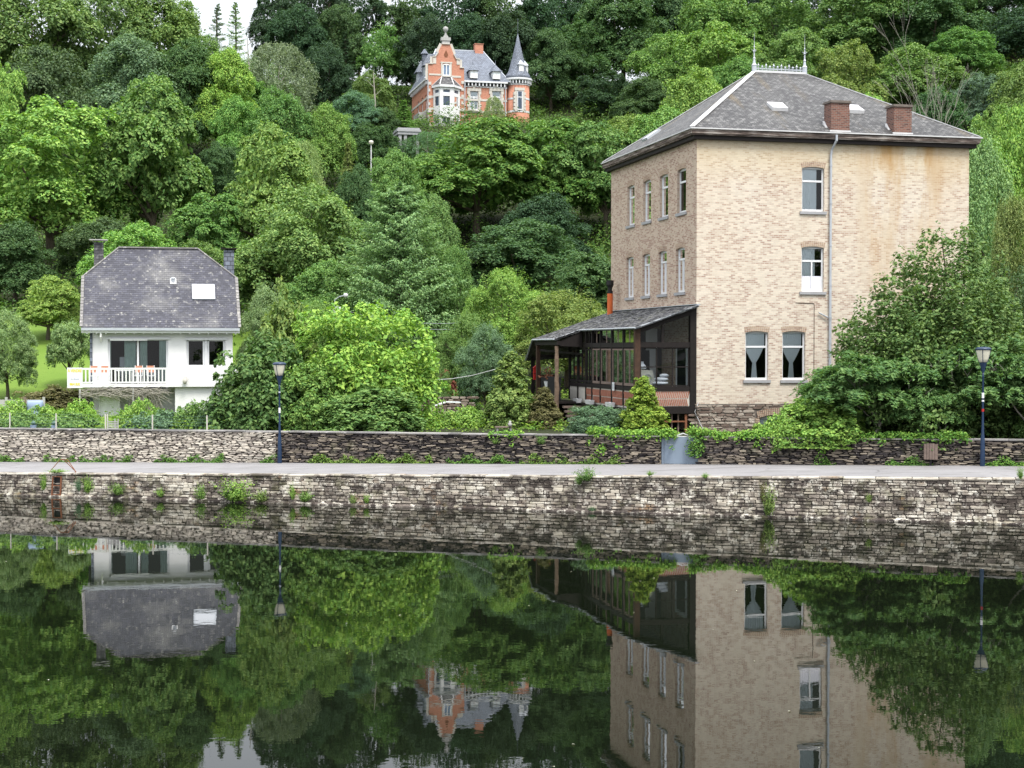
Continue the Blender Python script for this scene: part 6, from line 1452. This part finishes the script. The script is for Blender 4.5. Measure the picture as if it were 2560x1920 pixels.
creeper("wall_creeper", 2080, 2420, 44, .22, .03, "creeper along the wall top under the sumacs", G['fresh'], 7)
creeper("wall_creeper", 1225, 1300, 26, .12, .3, "small creeper patch on the bare part of the slate wall", G['bright'], 9)
creeper("hanging_creeper", 1722, 1760, 60, .20, .85, "creeper hanging down over the right side of the gate", G['mid'], 11, ls=.10)
def strip(name, fn, px0, px1, label, col, n, seed, z, spread, ls, hgt, group="weeds at the foot of the wall", k=14):
    rng = np.random.default_rng(seed); px = px0 + (px1-px0)*rng.random(n); pts = [fn(p_, .06 + spread*rng.random()) for p_ in px]
    x = np.array([p.x for p in pts]); y = np.array([p.y for p in pts]); zz = np.array([(path_z(a) if z is None else z) for a in x]) + hgt*rng.random(n)**1.5*(.5+.5*np.sin(px*.09+seed))
    P = np.stack([x, y, zz+.03], 1); C, L, S = pads_to_leaves(P, np.tile([.2, -.6, .8], (n, 1)), .06+.10*rng.random(n), k, ls, rng, .4)
    c0 = P.mean(0); o = link(name, leaf_mesh(name, C-c0, L, S, rng)); o.location = c0; o.color = col + (1,); tag(o, label, "weeds", group)
for a, b, lab, col, n in ((0, 60, "weeds at the pale wall's foot by the left edge", 'mid', 60), (115, 330, "weeds at the pale wall's foot above the rusty ladder", 'mid', 130), (390, 560, "weeds at the pale wall's foot left of the left lantern", 'mid', 130), (655, 690, "weed tuft beside the left lantern's foot", 'mid', 26),
        (770, 1080, "yellowish weeds at the dark wall's foot right of the left lantern", 'olive', 230), (1120, 1290, "weeds at the dark wall's foot below the yew", 'mid', 110), (1300, 1560, "weeds at the dark wall's foot left of the gate", 'olive', 130), (2040, 2090, "weed tuft at the wall foot between gate and litter bin", 'mid', 22),
        (2220, 2330, "weeds around the wooden litter bin", 'mid', 80), (2470, 2560, "weeds at the wall foot right of the right lantern", 'fresh', 90)):
    strip("wall_weed", wall_pt, a, b, lab, G[col], n, a+1, None, .14, .085, .38)
def quay_plant(px, py, wd, h, col, label, key='tuft'):
    p = quay_pt(px, .12); yq = p.y; q = at(px, py, yq); W = wd/FPX*yq; H = h/FPX*yq
    if int(px) % 2: key = 'tuftB'
    grow(key, p.x, p.y, q.z, H*1.12, W*1.3, G[col], label, "weed", "quay_plant", "plants growing on the quay wall")
for px, py, wd, h, col, lab in ((112, 1226, 18, 36, 'bright', "yellow-green plant on the quay left of the rusty ladder"), (200, 1228, 20, 30, 'blue', "bluish plant on the quay right of the ladder"), (222, 1232, 30, 34, 'bright', "bright plant on the quay, second right of the ladder"),
        (298, 1238, 40, 26, 'fresh', "low plant at the quay's waterline, third right of the ladder"), (405, 1244, 26, 24, 'bright', "small plant at the waterline left of the big weed clump"), (508, 1250, 34, 34, 'fresh', "plant just left of the big weed clump on the quay"),
        (590, 1256, 90, 50, 'bright', "big bright weed clump at the quay's waterline left of the left lantern"), (660, 1256, 50, 26, 'olive', "low weeds right of the big weed clump"), (735, 1250, 26, 36, 'bright', "plant on the quay right of the left lantern"), (765, 1256, 36, 28, 'fresh', "second plant on the quay right of the left lantern"),
        (885, 1262, 20, 24, 'olive', "small olive tuft at the waterline in the middle left of the quay"), (918, 1258, 20, 18, 'bright', "small bright tuft beside the olive tuft on the quay"), (1469, 1204, 46, 34, 'mid', "leafy plant rooted in the quay's top edge at mid length"), (1450, 1212, 24, 22, 'mid', "low lobe of leaves beside the leafy plant at the quay's top edge"),
        (1482, 1280, 20, 12, 'blue', "tiny tuft at the waterline below the leafy plant"), (1627, 1190, 22, 12, 'fresh', "little grass tuft on the quay edge left of the gate"), (1765, 1196, 24, 12, 'fresh', "little grass tuft on the quay edge right of the gate"), (1922, 1290, 44, 62, 'olive', "tall yellowish weed clump on the right part of the quay"),
        (1908, 1256, 20, 40, 'brown', "dry yellow stalk plant above the yellowish clump on the quay"), (2174, 1256, 18, 18, 'olive', "small ochre tuft high on the right part of the quay"), (2552, 1198, 20, 26, 'fresh', "tuft on the quay edge cut by the right border"), (145, 1183, 44, 10, 'bright', "grass tuft at the foot of the rusty ladder hoop")):
    quay_plant(px, py, wd, h, col, lab)
for px, wd, h, col, lab in ((1352, 46, 20, 'mid', "plant hanging from the cap stones between yew and gate"), (1238, 30, 14, 'fresh', "small plant rooted in the wall joint below the yew")):
    p = wall_pt(px, .05); q = at(px, 1110, p.y); grow('tuft', p.x, p.y, q.z, h/FPX*p.y, wd/FPX*p.y, G[col], lab, "weed", "wall_plant", "creepers over the garden wall")
# dry climbing plant under the balcony
def dry_climber():
    rng = random.Random(31); m = MB(); f = lambda px, py, v: HF.loc(px, py, 1, v)
    q0, q1, q2 = f(195, 972, -1.5), f(395, 985, -1.5), f(395, 1040, -1.5)
    for i in range(330):
        u = rng.uniform(q0.x, q1.x); z = rng.uniform(q1.z-.15, q0.z); p = Vector((u, rng.uniform(-1.75, -1.1), z)); a = rng.uniform(-.5, .5); l = rng.uniform(.4, 1.0)
        m.tube([p, p+Vector((l*.5*cos(a), rng.uniform(-.1, .1), l*.5*sin(a))), p+Vector((l*cos(a), rng.uniform(-.15, .15), l*sin(a)-.12*l))], [.016, .012, .005], 4, False)
    for i in range(170):
        u = rng.uniform(q1.x-1.5, q1.x+.1); z = rng.uniform(q2.z, q1.z+.1); p = Vector((u, rng.uniform(-1.7, -1.2), z)); m.tube([p, p+Vector((rng.uniform(-.2, .2), 0, -.3)), p+Vector((rng.uniform(-.35, .35), 0, -.65))], [.016, .012, .006], 4, False)
    t = empty("dry_climber", HF.o, HF.a, "tangled beige leafless climber hanging under the white house's balcony", "climbing plant"); m.build("stem", M['pale_bark'], t, fix=False)
    m = MB()
    for u in (q0.x+.1, q1.x-1.3): m.tube([(u, -1.6, 1.9), (u, -1.6, q0.z)], .05, 7)
    m.build("support", M['concrete'], t)
dry_climber()

def floating():
    rng = np.random.default_rng(9); n = 60; y = 14 + 40*rng.random(n)**1.3; x = (rng.random(n)-.5)*2*y*.34
    C = np.stack([x, y, np.full(n, .012)], 1); me = leaf_mesh("floating_leaves", C, np.tile([0, 0, 1.], (n, 1)), .03 + .04*rng.random(n), rng); o = link("floating_leaves", me); o.color = (.45, .45, .36, 1)
    tag(o, "tiny pale leaves and fluff scattered on the still river", "floating leaves", kind='stuff')
floating()
# ------------------------------------------------------------ street furniture
def lantern(px, base_py, top_py, off, label, stickers):
    p = wall_pt(px, off); z0 = path_z(p.x)+.004; zt = at(px, top_py, p.y).z; H = zt - z0
    t = empty("street_lantern", (p.x, p.y, z0), .3, label, "street lamp", "navy street lanterns on the path")
    m = MB(); m.lathe([(.092, 0), (.096, .02), (.088, .6), (.078, 1.05), (.058, 1.2), (.042, 1.7), (.036, H-1.15), (.045, H-1.13), (.045, H-1.08), (.036, H-1.05), (.038, H-.95)], 16); m.build("pole", M['blue_paint'], t, smooth=True)
    m = MB(); m.lathe([(.045, H-.96), (.075, H-.82), (.145, H-.60), (.155, H-.58), (.05, H-.57)], 16); m.build("collar", M['blue_paint'], t)
    m = MB(); m.lathe([(.150, H-.57), (.185, H-.45), (.235, H-.27), (.265, H-.11), (.265, H-.10)], 24); m.build("glass", M['lamp_glass'], t, smooth=True)
    m = MB()
    for k in range(4):
        a = k*pi/2+.9; m.tube([(.155*cos(a), .155*sin(a), H-.58), (.205*cos(a), .205*sin(a), H-.38), (.28*cos(a), .28*sin(a), H-.10)], .012, 6)
    m.build("frame", M['blue_paint'], t)
    m = MB(); m.lathe([(.285, H-.12), (.30, H-.10), (.295, H-.065), (.22, H-.02), (.08, H), (.02, H+.0)], 24); m.build("hood", M['blue_paint'], t, smooth=True)
    for z, h, mt in stickers:
        m = MB(); m.lathe([(.046, z), (.046, z+h)], 16); m.build("sticker", M[mt], t)
lantern(705, 1160, 905, .25, "navy street lantern on the path in front of the shrubs, left one", ((H_ := 2.15, .22, 'sticker'), (3.0, .06, 'zinc')))
lantern(2457, 1167, 867, .30, "navy street lantern on the path in front of the sumacs, right one", ((2.05, .10, 'red'), (2.42, .06, 'sticker'), (2.55, .2, 'sticker')))
def tall_lamp():
    p = at(928, 465, 160); z0 = terr(p.x, 160); zt = at(928, 362, 160).z
    t = empty("tall_street_lamp", (p.x, 160, z0), 0, "tall thin white lamp post rising from the trees in the middle of the slope", "street lamp"); H = zt-z0
    m = MB(); m.tube([(0, 0, 0), (0, 0, H)], [.09, .06], 8); m.build("pole", M['white_metal'], t); m = MB(); m.lathe([(.10, H), (.22, H+.12), (.26, H+.3), (.18, H+.42), (.05, H+.46)], 12); m.build("lamp_head", M['lamp_glass'], t)
    p = at(842, 800, 83); z0 = terr(p.x, 83); H = at(842, 766, 83).z - z0
    t = empty("concrete_lamp_pole", (p.x, 83, z0), 0, "grey concrete pole with small arm lamp peeping above the lime green shrub", "street lamp")
    m = MB(); m.box(-.17, .17, -.12, .12, 0, H); m.build("pole", M['concrete'], t)
    m = MB(); m.tube([(-.15, 0, H-.2), (-.1, 0, H+.35), (.15, -.1, H+.52), (.42, -.15, H+.58)], .025, 6); m.build("arm", M['zinc'], t); m = MB(); m.lathe([(.05, -.12), (.12, -.05), (.13, .04), (.06, .1)], 12, (.5, -.15, H+.60)); m.build("lamp_head", M['white_metal'], t)
    for z in (.1, .35): m = MB(); m.tube([(.19, -.14, H-z-.05), (.19, -.14, H-z+.07)], .05, 8); m.build("insulator", M['upvc'], t)
    q = at(1180, 800, 92)
    t = empty("overhead_wire", (p.x, 83, z0+H), 0, "two thin overhead wires running right from the concrete lamp pole", "wire")
    m = MB(); e = q - Vector((p.x, 83, z0+H))
    for dz in (0, -.35): m.tube([Vector((0, 0, -.1+dz)) + e*(k/8) + Vector((0, 0, -1.1*4*(k/8)*(1-k/8)*.35)) for k in range(9)], .008, 4)
    m.build("wire", M['zinc'], t)
    t = empty("clothes_line", (0, 0, 0), 0, "pale clothes line slanting up behind the small round garden tree", "line"); a, b = at(1075, 950, 79), at(1240, 923, 74)
    m = MB(); m.tube([a, a.lerp(b, .33)+Vector((0, 0, -.12)), a.lerp(b, .66)+Vector((0, 0, -.12)), b], .018, 5); m.build("line", M['white_metal'], t)
tall_lamp()
def gate():
    a, b = wall_pt(1653), wall_pt(1755); d = (b-a); L = d.length; ang = math.atan2(d.y, d.x); z0 = path_z(a.x)+.02; zt = walltop(a.x)+.0
    t = empty("garden_gate", (a.x, a.y, z0), ang, "blue-grey sheet metal gate filling the gap in the slate wall", "gate"); H = zt - z0 - .02; dz = d.y/L
    m = MB(); m.box(.10, L-.12, .10, .13, .02, H-.03); m.build("panel", M['gate_paint'], t)
    for x0, x1 in ((.01, .06), (.065, .095), (L-.115, L-.075), (L-.07, L-.01)):
        m = MB(); m.box(x0, x1, .05, .15, 0, H); m.build("frame_post", M['gate_paint'], t)
    for x in (.18, L-.52): m = MB(); m.tube([(x, .07, H-.32), (x+.3, .07, H-.33)], .014, 6); m.build("hinge", M['zinc'], t)
    m = MB(); m.bar((.5, .115, H), (L*.52, .115, H+.12), .03); m.bar((L*.52, .115, H+.12), (L-.4, .115, H), .03); m.bar((.4, .115, H-.005), (L-.3, .115, H-.005), .03); m.bar((L*.35, .115, H), (L*.52, .115, H+.1), .02); m.build("top_brace", M['upvc'], t)
gate()
def bin_():
    p = wall_pt(2328, .22); z0 = path_z(p.x); a, b = at(2311, 1148, p.y), at(2344, 1108, p.y); w_ = b.x-a.x
    t = empty("litter_bin", (p.x, p.y, z0), -.28, "brown wooden slatted litter bin against the slate wall left of the right lantern", "litter bin")
    m = MB(); m.box(-.04, .04, -.03, .03, 0, a.z-z0+.1); m.build("post", M['black'], t); m = MB(); h0, h1 = a.z-z0, b.z-z0
    m.box(-w_/2+.02, w_/2-.02, -.14, .14, h0+.03, h1-.06); m.build("liner", M['black'], t)
    n = 5
    for k in range(n): x0 = -w_/2 + w_*k/n; m = MB(); m.box(x0+.006, x0+w_/n-.006, -.17, -.145, h0, h1-(.02 if k in (0, n-1) else 0)); m.build("slat", M['grey_wood'], t)
    for s_ in (-1, 1):
        m = MB(); m.box(s_*w_/2-.01, s_*w_/2+.012, -.145, .15, h0, h1-.02); m.build("side", M['grey_wood'], t)
bin_()
def ladder():
    pw = quay_pt(146, .16); d, n = run_frame(QA, QB); ang = math.atan2(d.y, d.x); zt = path_z(pw.x)
    t = empty("quay_ladder", (pw.x, pw.y, 0), ang, "rusty iron ladder let into the quay wall at the far left", "ladder")
    W_ = .40
    for x in (-.19, .19): m = MB(); m.bar((x+.02, .0, zt-.10), (x-.05, -.05, -.5), .05); m.build("stile", M['rust'], t)
    for k in range(4): z = zt-.12-.36*k; m = MB(); m.bar((-.17-.02*k*.3, 0, z), (.17-.02*k*.3, 0, z), .035); m.build("rung", M['rust'], t)
    m = MB(); m.box(-.17, .17, .08, .2, -.4, zt-.13); m.build("recess_shade", M['black'], t)  # black slab painted as the shade of the hollow behind the rungs
    t = empty("ladder_hoop", (pw.x, pw.y+.35, zt+.01), ang, "thin rusty hoop rail on the path above the ladder", "handrail")
    m = MB(); m.tube([(-.45, 0, -.05), (-.42, 0, .05), (-.02, .1, .52), (.32, .1, .52), (.72, 0, .1), (.75, 0, -.05)], .018, 6); m.build("rail", M['rust'], t)
    m = MB(); m.tube([(.15, .1, .52), (.5, .45, .0)], .016, 6); m.build("stay", M['rust'], t)
ladder()
def fence():
    s0, s1 = wall_s(-40), wall_s(520); d, n = run_frame(WA, WB); A = WA + d*s0 - n*.38; zt = walltop(A.x); ang = math.atan2(d.y, d.x)
    t = empty("wire_fence", (A.x, A.y, zt), ang, "green wire mesh fence on white posts along the pale wall's top", "fence"); L = s1-s0
    for px in (-30, 12, 128, 252, 257, 370, 507):
        x = wall_s(px)-s0; m = MB(); m.bar((x, 0, 0), (x, 0, .68), .045 if px != 257 else .035); m.build("post", M['stone_trim'], t)
    m = MB()
    for k in range(5): z = .08 + k*.14; m.tube([(0, -.02, z), (wall_s(250)-s0, -.02, z)], .0045, 4); m.tube([(wall_s(290)-s0, -.02, z), (L, -.02, z)], .0045, 4)
    x = 0
    while x < L:
        if not wall_s(250)-s0 < x < wall_s(290)-s0: m.tube([(x, -.02, .06), (x, -.02, .66)], .0025, 4)
        x += .28
    m.build("mesh_wire", M['gate_green'], t)
    x0, x1 = wall_s(258)-s0, wall_s(284)-s0; z = -.0
    t2 = empty("small_gate", (A.x + d.x*x0, A.y + d.y*x0, walltop(A.x)), ang, "low whitewashed slatted gate in the gap of the wire fence", "gate"); m = MB()
    for k in range(5): m.box(0, x1-x0, .0, .02, .03+k*.075, .07+k*.075)
    m.build("slat", M['concrete'], t2)
    for x in (0, x1-x0, (x1-x0)*.7): m = MB(); m.box(x-.02, x+.02, -.02, -.001, 0, .48); m.build("upright", M['concrete'], t2)
M['gate_green'] = plain("green_wire", (.07, .13, .10), .5, .1, 5)
fence()
def garden_bits():
    p = at(1265, 1075, 69.5)
    t = empty("garden_bench", (p.x, 69.5, 2.2), .1, "weathered little garden table with pale legs behind the wall left of the rustic post", "table"); z = at(1265, 1066, 69.5).z-2.2
    m = MB(); m.box(-.5, .25, -.2, .2, z-.05, z); m.build("tabletop", M['grey_wood'], t)
    for x in (-.4, .2): m = MB(); m.box(x-.04, x+.04, -.15, .15, 0, z-.05); m.build("leg", M['concrete'], t)
    p = at(1275, 1062, 69.3); t = empty("stone_figure", (p.x, 69.3, 2.2+z), 0, "small pale stone bird figure on the garden table", "ornament")
    m = MB(); m.lathe([(.05, 0), (.09, .06), (.10, .13), (.05, .18), (.06, .23), (.01, .27)], 12); m.build("body", M['concrete'], t, smooth=True); m = MB(); m.lathe([(.015, 0), (.001, .06)], 6, (.05, -.03, .2)); m.build("beak", M['concrete'], t)
    p = at(1120, 1010, 76); t = empty("sun_lounger", (p.x, 76, terr(p.x, 76)), .2, "white sun lounger half hidden in the garden right of the lime green shrub", "lounger"); zz = p.z - terr(p.x, 76)
    m = MB(); m.bar((-.9, 0, zz-.15), (-.1, 0, zz+.1), .5, .04); m.build("backrest", M['upvc'], t); m = MB(); m.bar((-.1, 0, zz+.1), (.6, 0, zz+.08), .5, .04); m.build("seat", M['curtain'], t)
    for x in (-.7, .5): m = MB(); m.bar((x, 0, 0), (x, 0, zz-.02), .04); m.build("leg", M['upvc'], t)
    p = at(1105, 1000, 80); z0 = terr(p.x, 80); zt = at(1105, 991, 80).z
    t = empty("low_garden_wall", (p.x, 80, z0-.3), .1, "low brown stone wall in the back garden right of the lime green shrub", "wall"); m = MB(); rg = random.Random(9)
    stone_run(m, rng=rg, L=2.6, z_lo=0, z_hi=zt-z0+.3, hmin=.1, hmax=.16, wmin=.2, wmax=.5, proud=.04, jit=.01, pfun=lambda s, dd, z: Vector((s-1.2, -dd, z)), tonefun=lambda s, z, r: r.random()); m.build("stone", M['rubble'], t, fix=False)
    m = MB(); m.box(-1.2, 1.4, .03, .3, 0, zt-z0+.28); m.build("core", M['mortar_dark'], t)
    for px, lab in ((63, "pale blue metal pot on the wall behind the wire fence, left one"), (115, "pale blue metal pot on the wall behind the wire fence, right one")):
        p = wall_pt(px, -.62); t = empty("metal_pot", (p.x, p.y, walltop(p.x)-.18), 0, lab, "pot", "pots behind the wire fence"); m = MB(); m.lathe([(.10, 0), (.14, .28), (.15, .30)], 12); m.build("pot", M['cover'], t); m = MB(); m.lathe([(.02, .3), (.12, .4), (.03, .5)], 8); m.build("plant", M['gate_green'], t)
garden_bits()
